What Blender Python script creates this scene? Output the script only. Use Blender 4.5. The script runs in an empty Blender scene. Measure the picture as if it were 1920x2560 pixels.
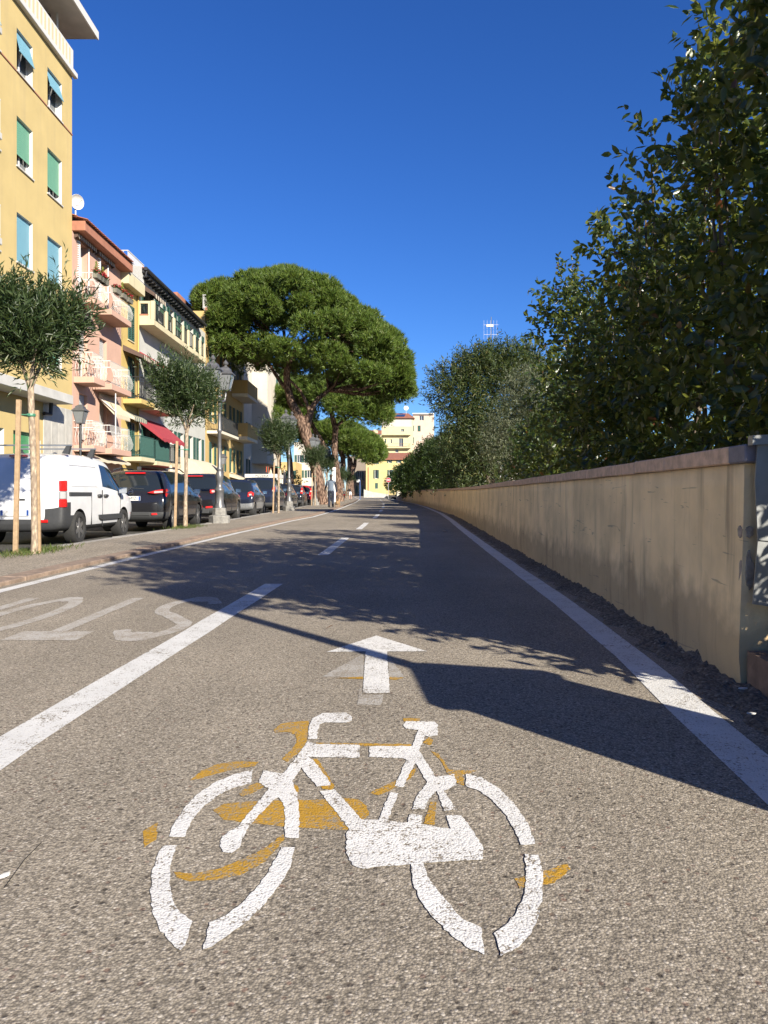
import bpy, bmesh, math, random
import numpy as np
from mathutils import Vector, Matrix
S = bpy.context.scene
COL = S.collection
rad = math.radians
random.seed(7)

# ------------------------------------------------------------------ camera
CAMH, FPX, HZ = 0.85, 1900.0, 1237.0      # eye height, focal length and horizon row in photo pixels
cd = bpy.data.cameras.new('camera'); cam = bpy.data.objects.new('camera', cd); COL.objects.link(cam)
cam.location = (0, 0, CAMH); cam.rotation_euler = (rad(90), 0, 0)
cd.sensor_fit = 'HORIZONTAL'; cd.sensor_width = 36; cd.lens = 36*FPX/1920
cd.shift_y = -(1280-HZ)/1920; cd.clip_start = 0.05; cd.clip_end = 3000
S.camera = cam

# ------------------------------------------------------------------ sky and sun
SUN_EL, SUN_AZ = 25.5, 143.5              # degrees; azimuth clockwise from +Y
w = bpy.data.worlds.new('World'); S.world = w; w.use_nodes = True
nt = w.node_tree; bg = nt.nodes['Background']
sky = nt.nodes.new('ShaderNodeTexSky'); sky.sky_type = 'NISHITA'; sky.sun_disc = False
sky.sun_elevation = rad(SUN_EL); sky.sun_rotation = rad(SUN_AZ)
sky.altitude = 0; sky.air_density = 1.0; sky.dust_density = 0.0; sky.ozone_density = 9.0
hs = nt.nodes.new('ShaderNodeHueSaturation'); hs.inputs['Saturation'].default_value = 1.1; hs.inputs['Hue'].default_value = .512
nt.links.new(sky.outputs[0], hs.inputs['Color']); nt.links.new(hs.outputs[0], bg.inputs[0]); bg.inputs[1].default_value = 0.064
sd = bpy.data.lights.new('sun', 'SUN'); sd.energy = 5.0; sd.angle = rad(0.53); sd.color = (1.0, 0.92, 0.78)
sun = bpy.data.objects.new('sun', sd); COL.objects.link(sun)
_e, _a = rad(SUN_EL), rad(SUN_AZ)
SUNV = Vector((math.sin(_a)*math.cos(_e), math.cos(_a)*math.cos(_e), math.sin(_e)))
sun.rotation_euler = SUNV.to_track_quat('Z', 'Y').to_euler(); sun.location = (20, -30, 25)
S.view_settings.view_transform = 'Standard'; S.view_settings.look = 'None'
S.view_settings.gamma = 1; S.view_settings.use_curve_mapping = False
S.view_settings.exposure = 1.28
S.cycles.max_bounces = 6; S.cycles.transparent_max_bounces = 8

# ------------------------------------------------------------------ helpers
def tag(o, label=None, cat=None, group=None, kind=None):
    if label: o['label'] = label
    if cat: o['category'] = cat
    if group: o['group'] = group
    if kind: o['kind'] = kind
    return o
def link(name, me, parent=None, mat=None):
    o = bpy.data.objects.new(name, me); COL.objects.link(o)
    if parent: o.parent = parent
    if mat:
        for m in (mat if isinstance(mat, (list, tuple)) else [mat]): me.materials.append(m)
    return o
def thing(name, loc, label, cat, group=None, rz=0):
    o = bpy.data.objects.new(name, None); COL.objects.link(o); o.empty_display_size = .2
    o.location = loc; o.rotation_euler = (0, 0, rz)
    return tag(o, label, cat, group)
def copy_tree(o, parent=None):
    c = o.copy(); COL.objects.link(c)
    if parent: c.parent = parent
    for ch in o.children: copy_tree(ch, c)
    return c

class MB:
    """collects faces for ONE mesh object"""
    def __init__(s): s.v = []; s.f = []; s.m = []
    def add(s, vs, fs, m=0):
        n = len(s.v); s.v += [tuple(v) for v in vs]
        for f in fs: s.f.append([n+i for i in f]); s.m.append(m)
        return s
    def quad(s, a, b, c, d, m=0): return s.add([a, b, c, d], [(0, 1, 2, 3)], m)
    def box(s, x0, x1, y0, y1, z0, z1, m=0, mx=None):
        vs = [(x, y, z) for z in (z0, z1) for y in (y0, y1) for x in (x0, x1)]
        if mx is not None: vs = [tuple(mx @ Vector(v)) for v in vs]
        return s.add(vs, [(0, 2, 3, 1), (4, 5, 7, 6), (0, 1, 5, 4), (2, 6, 7, 3), (0, 4, 6, 2), (1, 3, 7, 5)], m)
    def tube(s, pts, r, n=6, m=0, cap=True):
        pts = [Vector(p) for p in pts]; rs = r if isinstance(r, (list, tuple)) else [r]*len(pts)
        vs = []; fs = []; k = len(pts); ref = None
        for i, p in enumerate(pts):
            d = (pts[min(i+1, k-1)] - pts[max(i-1, 0)]).normalized()
            if ref is None: ref = d.orthogonal().normalized()
            a = (ref - d*ref.dot(d)); a = a.normalized() if a.length > 1e-5 else d.orthogonal().normalized()
            ref = a; b = d.cross(a)
            for j in range(n):
                t = 2*math.pi*j/n; vs.append(p + (a*math.cos(t) + b*math.sin(t))*rs[i])
        for i in range(k-1):
            for j in range(n):
                fs.append((i*n+j, i*n+(j+1) % n, (i+1)*n+(j+1) % n, (i+1)*n+j))
        if cap: fs += [tuple(range(n))[::-1], tuple(range((k-1)*n, k*n))]
        return s.add(vs, fs, m)
    def lathe(s, prof, n=16, m=0, c=(0, 0, 0), mx=None, cap=True):
        vs = []; fs = []
        for r, z in prof:
            for j in range(n):
                t = 2*math.pi*(j+.5)/n; v = Vector((c[0]+r*math.cos(t), c[1]+r*math.sin(t), c[2]+z))
                vs.append(mx @ v if mx is not None else v)
        for i in range(len(prof)-1):
            for j in range(n): fs.append((i*n+j, i*n+(j+1) % n, (i+1)*n+(j+1) % n, (i+1)*n+j))
        if cap: fs += [tuple(range(n))[::-1], tuple(range((len(prof)-1)*n, len(prof)*n))]
        return s.add(vs, fs, m)
    def prism(s, poly, axis, a, b, m=0):
        """extrude a 2-D polygon along 'x','y' or 'z' from a to b"""
        def P(p, t):
            return {'x': (t, p[0], p[1]), 'y': (p[0], t, p[1]), 'z': (p[0], p[1], t)}[axis]
        n = len(poly); vs = [P(p, a) for p in poly] + [P(p, b) for p in poly]
        fs = [tuple(range(n))[::-1], tuple(range(n, 2*n))] + [(i, (i+1) % n, n+(i+1) % n, n+i) for i in range(n)]
        return s.add(vs, fs, m)
    def build(s, name, mat, parent=None, smooth=False, bevel=0, off=None):
        me = bpy.data.meshes.new(name)
        v = s.v if off is None else [(a[0]-off[0], a[1]-off[1], a[2]-off[2]) for a in s.v]
        me.from_pydata(v, [], s.f)
        for mm in (mat if isinstance(mat, (list, tuple)) else [mat]): me.materials.append(mm)
        me.polygons.foreach_set('material_index', s.m)
        bm = bmesh.new(); bm.from_mesh(me); bmesh.ops.recalc_face_normals(bm, faces=bm.faces)
        if bevel:
            bmesh.ops.bevel(bm, geom=[e for e in bm.edges], offset=bevel, segments=1, affect='EDGES', clamp_overlap=True)
        bm.to_mesh(me); bm.free()
        if smooth:
            me.polygons.foreach_set('use_smooth', [True]*len(me.polygons))
            if smooth == 'auto' or smooth is True:
                me.set_sharp_from_angle(angle=rad(40))
        return link(name, me, parent)

def np_mesh(name, V, F, mat, parent=None, smooth=False, mi=None):
    V = np.asarray(V, dtype=np.float32); F = np.asarray(F, dtype=np.int32)
    me = bpy.data.meshes.new(name)
    me.vertices.add(len(V)); me.vertices.foreach_set('co', V.ravel())
    n, k = F.shape
    me.loops.add(n*k); me.loops.foreach_set('vertex_index', F.ravel())
    me.polygons.add(n); me.polygons.foreach_set('loop_start', np.arange(0, n*k, k, dtype=np.int32))
    if mi is not None: me.polygons.foreach_set('material_index', np.asarray(mi, dtype=np.int32))
    if smooth: me.polygons.foreach_set('use_smooth', np.ones(n, dtype=bool))
    me.update(calc_edges=True)
    return link(name, me, parent, mat)

def zr(y):
    """height of the road along its length: flat, then rising gently to the far bend"""
    return float(np.interp(y, [-80, 20, 35, 52, 80, 120, 160, 260, 900], [0, 0, .06, .12, .16, .32, .62, 1.0, 1.2]))
def G(px, py, z=0.0):
    """ground point seen at photo pixel (px, py)"""
    Y = (CAMH-z)*FPX/(py-HZ); return ((px-960)/FPX*Y, Y)
def AT(px, py, Y):
    """point at distance Y seen at photo pixel"""
    return Vector(((px-960)/FPX*Y, Y, CAMH+(HZ-py)/FPX*Y))

# ------------------------------------------------------------------ materials
class NB:
    def __init__(s, name):
        s.m = bpy.data.materials.new(name); s.m.use_nodes = True; s.t = s.m.node_tree
        s.p = s.t.nodes['Principled BSDF']; s.out = s.t.nodes['Material Output']
        s.tc = s.t.nodes.new('ShaderNodeTexCoord').outputs['Object']
    def n(s, typ, **kw):
        nd = s.t.nodes.new(typ)
        for k, v in kw.items():
            if k in nd.inputs: s.set(nd.inputs[k], v)
            else: setattr(nd, k, v)
        return nd
    def set(s, inp, v):
        if hasattr(v, 'is_linked'): s.t.links.new(v, inp)
        elif isinstance(v, (tuple, list)) and len(v) == 3 and inp.type == 'RGBA': inp.default_value = (*v, 1)
        else: inp.default_value = v
    def scale(s, sx, sy, sz, vec=None):
        mp = s.n('ShaderNodeMapping'); s.t.links.new(vec or s.tc, mp.inputs[0]); mp.inputs['Scale'].default_value = (sx, sy, sz)
        return mp.outputs[0]
    def noise(s, scale, vec=None, detail=4, rough=.55, dist=0):
        nd = s.n('ShaderNodeTexNoise', Scale=scale, Detail=detail, Roughness=rough, Distortion=dist)
        s.t.links.new(vec or s.tc, nd.inputs['Vector']); return nd.outputs[0]
    def vor(s, scale, feature='F1', vec=None, out='Distance', rnd=1.0):
        nd = s.n('ShaderNodeTexVoronoi', feature=feature, Scale=scale, Randomness=rnd)
        s.t.links.new(vec or s.tc, nd.inputs['Vector']); return nd.outputs[out]
    def ramp(s, fac, stops, interp='LINEAR'):
        nd = s.n('ShaderNodeValToRGB'); s.t.links.new(fac, nd.inputs[0]); cr = nd.color_ramp; cr.interpolation = interp
        while len(cr.elements) < len(stops): cr.elements.new(.5)
        for e, (p, c) in zip(cr.elements, stops):
            e.position = p; e.color = (c, c, c, 1) if isinstance(c, (int, float)) else (*c, 1)
        return nd.outputs[0]
    def mix(s, f, a, b, mode='MIX'):
        nd = s.n('ShaderNodeMix', data_type='RGBA', blend_type=mode)
        s.set(nd.inputs['Factor'], f); s.set(nd.inputs[6], a); s.set(nd.inputs[7], b); return nd.outputs[2]
    def math(s, op, a, b=0.0):
        nd = s.n('ShaderNodeMath', operation=op); s.set(nd.inputs[0], a); s.set(nd.inputs[1], b); return nd.outputs[0]
    def bump(s, h, strength=.5, dist=.01, normal=None):
        nd = s.n('ShaderNodeBump', Strength=strength, Distance=dist); s.t.links.new(h, nd.inputs['Height'])
        if normal: s.t.links.new(normal, nd.inputs['Normal'])
        s.t.links.new(nd.outputs[0], s.p.inputs['Normal']); return nd.outputs[0]
    def done(s, color, rough=.6, metal=0, spec=None, **kw):
        s.set(s.p.inputs['Base Color'], color); s.set(s.p.inputs['Roughness'], rough); s.set(s.p.inputs['Metallic'], metal)
        if spec is not None: s.p.inputs['Specular IOR Level'].default_value = spec
        for k, v in kw.items(): s.set(s.p.inputs[k], v)
        return s.m

def grit(b, sc):
    """height of a worn stony surface: grains, gaps between them, pits; also returns the gap mask"""
    d1 = b.vor(sc); d2 = b.vor(sc*.47); n = b.noise(sc*4, detail=3, rough=.7); lump = b.noise(30, detail=3)
    h = b.math('ADD', b.math('MULTIPLY', d1, -1.0), b.math('MULTIPLY', d2, -.75))
    h = b.math('ADD', h, b.math('MULTIPLY', n, .35)); h = b.math('ADD', h, b.math('MULTIPLY', lump, .7))
    gap = b.math('ADD', b.math('MULTIPLY', d1, .6), b.math('MULTIPLY', d2, .4))
    return h, gap, n
def asphalt(name, dark=(.06, .048, .038), mid=(.285, .247, .195), light=(.48, .43, .36), sc=175, bump=.42, stone=55):
    b = NB(name)
    def rnd(scale):
        sep = b.n('ShaderNodeSeparateColor'); b.t.links.new(b.vor(scale, out='Color'), sep.inputs[0]); return sep.outputs
    r1 = rnd(sc); h, gap, n = grit(b, sc)
    c = b.ramp(r1[0], [(0, tuple(x*.55 for x in mid)), (.2, tuple(x*.82 for x in mid)), (.5, mid), (.85, tuple(x*1.2 for x in mid)), (1, light)])
    r2 = rnd(stone); d2 = b.vor(stone)                                       # larger stones showing in the worn surface
    st = b.math('MULTIPLY', b.ramp(r2[0], [(.66, 0.0), (.70, 1.0)]), b.ramp(d2, [(.26, 1.0), (.40, 0.0)]))
    stc = b.ramp(r2[1], [(0, dark), (.5, tuple(x*.5 for x in mid)), (.8, (mid[0]*.68, mid[1]*.5, mid[2]*.48)), (1, light)])
    c = b.mix(b.math('MULTIPLY', st, .85), c, stc)
    c = b.mix(1.0, c, b.ramp(gap, [(.45, 1.0), (.66, .6)]), 'MULTIPLY')
    big = b.noise(.7, detail=7, rough=.6); c = b.mix(1.0, c, b.ramp(big, [(.3, .84), (.7, 1.12)]), 'MULTIPLY')
    lane = b.noise(1.6, vec=b.scale(1, .12, 1), detail=4); c = b.mix(1.0, c, b.ramp(lane, [(.35, .9), (.65, 1.07)]), 'MULTIPLY')   # polished and dirty lengthwise bands
    oil = b.ramp(b.noise(2.6, detail=5, rough=.65, dist=.5), [(.69, 0.0), (.73, .55)]); c = b.mix(oil, c, dark)                      # scattered stains
    c = b.mix(.5, c, b.ramp(n, [(.3, .6), (.7, 1.35)]), 'MULTIPLY')
    h = b.math('ADD', h, b.math('MULTIPLY', st, -.35))
    b.bump(h, bump, .0045)
    return b.done(c, b.ramp(n, [(.3, .75), (.8, .95)]), spec=.25)

def paint(name, col, under=(.19, .162, .126), wear=.3, soft=.04, sc=175, patch=.5):
    """thin road paint: missing in the gaps between stones and worn through in patches"""
    b = NB(name)
    h, gap, n = grit(b, sc); n2 = b.noise(6, detail=6, rough=.65); n3 = b.noise(28, detail=4, rough=.6)
    x = b.math('ADD', b.math('MULTIPLY', n2, patch), b.math('MULTIPLY', n, .3)); x = b.math('ADD', x, b.math('MULTIPLY', n3, .3)); x = b.math('ADD', x, b.math('MULTIPLY', gap, -.55))
    f = b.ramp(x, [(wear-soft, 0.0), (wear+soft, 1.0)])
    tint = b.mix(1.0, (*col,), b.ramp(b.noise(5, detail=5), [(.3, .86), (.7, 1.02)]), 'MULTIPLY')
    und = b.mix(1.0, under, b.ramp(n, [(.3, .5), (.7, 1.5)]), 'MULTIPLY')
    c = b.mix(f, und, tint)
    b.bump(h, .4, .004); return b.done(c, .7, spec=.25)

ALB = .77          # overall reflectance of the sunlit things, matched to the exposure
def plain(name, col, rough=.6, metal=0, var=.12, sc=6, bump=0, bsc=60, spec=None, **kw):
    b = NB(name); col = tuple(x*ALB for x in col)
    c = b.mix(1.0, col, b.ramp(b.noise(sc, detail=5), [(.3, 1-var), (.7, 1+var*.5)]), 'MULTIPLY') if var else col
    if bump: b.bump(b.noise(bsc, detail=4), bump, .01)
    return b.done(c, rough, metal, spec, **kw)

def plaster(name, col, streak=.25, dirt=(.2, .17, .13), bumpy=.12):
    """painted render on a facade: patchy, with faint rain streaks"""
    b = NB(name); col = tuple(x*ALB for x in col)
    c = b.mix(1.0, col, b.ramp(b.noise(.9, detail=6), [(.3, .9), (.7, 1.05)]), 'MULTIPLY')
    st = b.noise(2.2, vec=b.scale(1, 1, .08), detail=5)
    f = b.ramp(st, [(.52, 0.0), (.75, streak)]); c = b.mix(f, c, dirt)
    b.bump(b.noise(45, detail=4), bumpy, .01); return b.done(c, .9, spec=.2)

def leafmat(name, stops, rough=.35, trans=.3, tcol=(.25, .4, .06), spec=.4, bump=0):
    b = NB(name); stops = [(p, tuple(x*ALB for x in c)) for p, c in stops]
    g = b.n('ShaderNodeNewGeometry'); c = b.ramp(g.outputs['Random Per Island'], stops)
    b.done(c, rough, spec=spec)
    tr = b.n('ShaderNodeBsdfTranslucent'); b.set(tr.inputs[0], b.mix(.5, c, tcol))
    mx = b.n('ShaderNodeMixShader'); mx.inputs[0].default_value = trans
    b.t.links.new(b.p.outputs[0], mx.inputs[1]); b.t.links.new(tr.outputs[0], mx.inputs[2])
    b.t.links.new(mx.outputs[0], b.out.inputs[0]); return b.m

def barkmat(name, c0, c1, sc=(9, 9, 2.2), bump=1.0, dist=.03):
    b = NB(name); v = b.scale(*sc)
    n = b.noise(2.0, vec=v, detail=6, dist=.6); vo = b.vor(1.6, vec=v, feature='F1')
    h = b.math('ADD', n, b.math('MULTIPLY', vo, -.7))
    c = b.ramp(h, [(-.0, c0), (.35, c1), (.6, tuple(min(1, x*1.35) for x in c1))])
    b.bump(h, bump, dist); return b.done(c, .9, spec=.1)

M = {}
M['asphalt'] = asphalt('asphalt_aggregate')
M['parking'] = asphalt('asphalt_parking', (.03, .03, .03), (.085, .082, .075), (.16, .15, .145), 80, .35)
M['median'] = asphalt('median_paving', (.12, .1, .08), (.3, .26, .205), (.42, .38, .32), 70, .5)
M['edge'] = asphalt('broken_edge_asphalt', (.04, .034, .027), (.16, .135, .105), (.28, .25, .2), 70, .8)
M['white'] = paint('white_road_paint', (.62, .61, .59), wear=.178, soft=.035)
M['white_line'] = paint('white_line_paint', (.585, .58, .565), wear=.155, soft=.05)
M['faded'] = paint('faded_road_paint', (.43, .41, .38), under=(.25, .215, .17), wear=.25, soft=.1)
M['ghost'] = paint('ghost_road_paint', (.36, .34, .31), under=(.23, .2, .16), wear=.25, soft=.08)
M['ochre'] = paint('ochre_road_paint', (.39, .22, .024), under=(.23, .195, .145), wear=.222, soft=.09, patch=.55)
M['soil'] = plain('garden_soil', (.09, .065, .045), .95, var=.4, sc=9, bump=.8, bsc=20)
M['ground'] = plain('ground_earth', (.16, .14, .11), .95, var=.3, sc=.4)
M['kerb'] = plain('kerb_stone', (.33, .31, .28), .85, var=.25, sc=9, bump=.3)
M['brick_kerb'] = plain('terracotta_kerb', (.30, .22, .165), .85, var=.35, sc=14, bump=.35)
M['coping'] = plain('coping_terracotta', (.84, .57, .38), .85, var=.3, sc=16, bump=.35, bsc=120)
M['coping_slate'] = plain('coping_slate', (.24, .22, .24), .7, var=.25, sc=20, bump=.2)
M['steel_sheet'] = plain('weathered_zinc_sheet', (.29, .3, .3), .45, metal=.55, var=.3, sc=5, bump=.08, bsc=30)
M['steel'] = plain('galvanised_steel', (.45, .46, .46), .4, metal=.8, var=.15)
M['iron'] = plain('black_iron', (.02, .022, .024), .5, var=.2)
M['lampgrey'] = plain('lamp_grey_paint', (.15, .15, .155), .42, metal=.4, var=.2, sc=14)
M['lampglass'] = plain('lamp_frosted_pane', (.2, .21, .22), .25, var=.08)
M['lampstone'] = plain('lamp_base_stone', (.26, .25, .23), .8, var=.35, sc=12, bump=.3)
M['stake'] = plain('stake_wood', (.42, .29, .17), .8, var=.25, sc=18, bump=.2)
M['tie'] = plain('green_tree_tie', (.05, .2, .12), .5, var=0)
M['whitepaint'] = plain('white_paint', (.66, .65, .62), .5, var=.06)
M['offwhite'] = plain('cream_paint', (.74, .68, .56), .6, var=.08)
M['dark'] = plain('dark_void', (.015, .015, .016), .7, var=0)
M['green_sh'] = plain('green_shutter_paint', (.035, .105, .085), .5, var=.12)
M['marble'] = plain('pale_marble_cladding', (.52, .5, .45), .5, var=.22, sc=2.4)
M['concrete'] = plain('painted_concrete_white', (.54, .53, .5), .75, var=.15, sc=2)
M['glass'] = NB('window_glass').done((.03, .04, .05), .05, spec=.9)
# ------------------------------------------------------------------ ground, road, pavements
def strip(name, xl, xr, ys, dz, mat, label=None, kind='structure', zfun=zr, nx=1):
    """sheet between two curves xl(y), xr(y) following the road height"""
    V = []; F = []
    for y in ys:
        a, b = xl(y), xr(y)
        for i in range(nx+1): V.append((a+(b-a)*i/nx, y, zfun(y)+dz))
    for j in range(len(ys)-1):
        for i in range(nx):
            k = j*(nx+1)+i; F.append((k, k+1, k+nx+2, k+nx+1))
    o = np_mesh(name, V, F, mat); return tag(o, label, kind=kind)
def curve(pts):
    ys = [p[0] for p in pts]; xs = [p[1] for p in pts]
    return lambda y: float(np.interp(y, ys, xs))
YS = [-60, -20, -8, -4, -2] + [i*.5 for i in range(0, 50)] + [25+i for i in range(0, 40)] + [65+5*i for i in range(0, 40)]
LEFT = curve([(-60, -3.4), (3, -3.4), (10, -3.37), (17, -3.25), (24, -2.95), (28, -2.62), (35, -2.45), (46, -2.42), (70, -2.6), (100, -3.2), (140, -5.5), (200, -14), (260, -30)])
MIDL = curve([(-60, -1.55), (2.5, -1.27), (7.2, -1.05), (10.7, -.86), (15, -.76), (18.7, -.62), (22.7, -.52), (27, -.32), (35, -.17), (46, -.05), (60, 0), (100, -.5), (140, -3), (200, -11), (260, -27)])
RGHT = curve([(-60, .3), (0, .98), (2.68, 1.18), (4, 1.3), (6.14, 1.42), (8.1, 1.49), (11.1, 1.61), (17.7, 1.89), (25, 2.2), (32, 2.42), (45, 2.52), (60, 2.42), (80, 1.95), (110, .9), (140, -1), (200, -9), (260, -24)])
WALL = curve([(-60, 1.2), (0, 1.46), (3.28, 1.555), (6.14, 1.74), (10.5, 1.92), (18, 2.27), (25, 2.55), (32, 2.73), (45, 2.78), (56, 2.66), (80, 2.15), (110, 1.2), (140, -.5), (200, -8)])
KERBP = curve([(-60, -5.3), (12, -5.25), (18, -5.12), (24, -5.0), (40, -4.95), (80, -5.4), (100, -5.9), (140, -8), (200, -17), (260, -33)])
tag(strip('ground', lambda y: -900, lambda y: 900, [-60, 0, 20, 52, 80, 120, 160, 260, 900], -.34, M['ground']), 'bare earth ground under the street')
road = strip('cycle_path', lambda y: LEFT(y)-.16, lambda y: WALL(y)+.06, YS, 0, M['asphalt'], 'worn grey asphalt cycle path between tree strip and wall', nx=6)
strip('tree_strip_pavement', lambda y: KERBP(y)+.16, lambda y: LEFT(y)-.40, YS, .035, M['median'], 'gritty paved strip carrying young trees and street lamps')
strip('parking_road', lambda y: -10.2, lambda y: KERBP(y)+.02, YS, -.1, M['parking'], 'dark asphalt side road with parked cars')
strip('house_pavement', lambda y: -14, lambda y: -10.2, YS, .03, M['kerb'], 'pavement along the foot of the houses')
strip('garden_ground', lambda y: WALL(y)+.15, lambda y: 60, YS, .25, M['soil'], 'garden soil behind the low wall')
# terracotta kerb blocks, one by one for the near stretch
def kerb_run(name, label, xf, w, y0, n, L, z0, z1, mat, tail):
    root = thing(name, (0, 0, 0), label, 'kerb')
    rr = random.Random(3)
    for i in range(n):
        ya, yb = y0+i*L+.006, y0+(i+1)*L-.006
        zt = zr((ya+yb)/2)+z1+rr.uniform(-.006, .006)
        mb = MB(); a0, a1 = xf(ya), xf(yb); dz0 = zr(ya); 
        vs = [(a0, ya, z0+dz0), (a0+w, ya, z0+dz0), (a1+w, yb, z0+dz0), (a1, yb, z0+dz0),
              (a0, ya, zt), (a0+w, ya, zt), (a1+w, yb, zt), (a1, yb, zt)]
        mb.add(vs, [(0, 3, 2, 1), (4, 5, 6, 7), (0, 1, 5, 4), (1, 2, 6, 5), (2, 3, 7, 6), (3, 0, 4, 7)])
        mb.build('kerb_stone', mat, root, bevel=.008)
    o = strip('kerb_run', xf, lambda y: xf(y)+w, [y0+n*L+i*(tail-y0-n*L)/40 for i in range(41)], z1, mat, kind=None); o.parent = root; o['kind'] = 'stuff'
    return root
kerb_run('terracotta_kerb', 'row of terracotta kerb blocks edging the cycle path', lambda y: LEFT(y)-.42, .26, 4.5, 44, 1.0, -.1, .042, M['brick_kerb'], 200)
kerb_run('parking_kerb', 'grey stone kerb along the parked cars', lambda y: KERBP(y), .17, 4.5, 44, 1.0, -.2, .042, M['kerb'], 200)

# ------------------------------------------------------------------ road markings
def line_mark(name, label, xf, hw, y0, y1, mat, z=.004, step=.5, group=None):
    n = max(2, int((y1-y0)/step)); ys = [y0+(y1-y0)*i/n for i in range(n+1)]
    rr = random.Random(int(y0*10)+5)
    jl = [rr.uniform(-.004, .004) for _ in ys]; jr = [rr.uniform(-.004, .004) for _ in ys]
    V = []; F = []
    for i, y in enumerate(ys):
        V += [(xf(y)-hw+jl[i], y, zr(y)+z*.5+.00005*abs(y)), (xf(y)+hw+jr[i], y, zr(y)+z*.5+.00005*abs(y))]
        if i: F.append((2*i-2, 2*i-1, 2*i+1, 2*i))
    return tag(np_mesh(name, V, F, mat), label, 'road marking', group)
line_mark('edge_line', 'continuous white edge line beside the terracotta kerb', LEFT, .06, -3, 160, M['white_line'])
line_mark('edge_line', 'continuous white edge line beside the plastered wall', RGHT, .085, -3, 130, M['white_line'])
dl = ['long white centre dash nearest the viewer', 'second white centre dash from the viewer', 'third white centre dash from the viewer',
      'fourth white centre dash from the viewer', 'fifth white centre dash from the viewer', 'sixth white centre dash from the viewer']
for i, (a, b) in enumerate([(-1.5, 7.24), (10.7, 15), (18.7, 22.7), (26.6, 31), (35, 39.5), (43.5, 48)]):
    line_mark('centre_dash', dl[i]+' on the cycle path', MIDL, .085 if i == 0 else .075, a, b, M['white_line'])
for i in range(8):
    line_mark('centre_dash', ('seventh', 'eighth', 'ninth', 'tenth', 'eleventh', 'twelfth', 'thirteenth', 'fourteenth')[i]+' white centre dash from the viewer, far along the cycle path', MIDL, .075, 52+i*8.5, 56+i*8.5, M['white_line'])
# broken strip of rough asphalt between the line and the wall
rr = np.random.default_rng(11)
ys = np.arange(-2, 30, .045); V = []; F = []; NX = 7
for j, y in enumerate(ys):
    xi = RGHT(y)+.145+.03*math.sin(y*7.1)+.02*math.sin(y*17.3)+rr.uniform(-.012, .012)
    for i in range(NX+1):
        t = i/NX; hgt = 0.002 if i == 0 else .006+.03*t*t+rr.uniform(0, .014+.016*t)
        if rr.random() < .05*t: hgt += .02
        V.append((xi+(WALL(y)+.03-xi)*t+(rr.uniform(-.01, .01) if 0 < i < NX else 0), y, zr(y)+hgt))
    if j:
        for i in range(NX):
            k = (j-1)*(NX+1)+i; F.append((k, k+1, k+NX+2, k+NX+1))
tag(np_mesh('road_edge', V, F, M['edge'], smooth=False), 'crumbling dark asphalt strip at the foot of the wall', kind='structure')

def poly_mark(name, label, polys, mat, z, org=(340, 1560), s=1.4813):
    """flat painted shapes; outline points measured on the ground"""
    root = thing(name, (0, 0, 0), label, 'road marking')
    for poly in polys:
        bm = bmesh.new()
        # densify for slightly ragged edges
        pts = [G(org[0]+x/s, org[1]+y/s) for x, y in poly]; out = []
        for i, p in enumerate(pts):
            q = pts[(i+1) % len(pts)]; L = math.hypot(q[0]-p[0], q[1]-p[1]); k = max(1, int(L/.012))
            for t in range(k):
                f = t/k; j = 0 if t == 0 else 1
                out.append((p[0]+(q[0]-p[0])*f+random.uniform(-.0022, .0022)*j, p[1]+(q[1]-p[1])*f+random.uniform(-.003, .003)*j))
        vs = [bm.verts.new((x, y, z)) for x, y in out]
        f = bm.faces.new(vs); f.normal_update()
        if f.normal.z < 0: f.normal_flip()
        me = bpy.data.meshes.new('painted_piece'); bm.to_mesh(me); bm.free(); link('painted_piece', me, root, mat)
    return root
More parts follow.
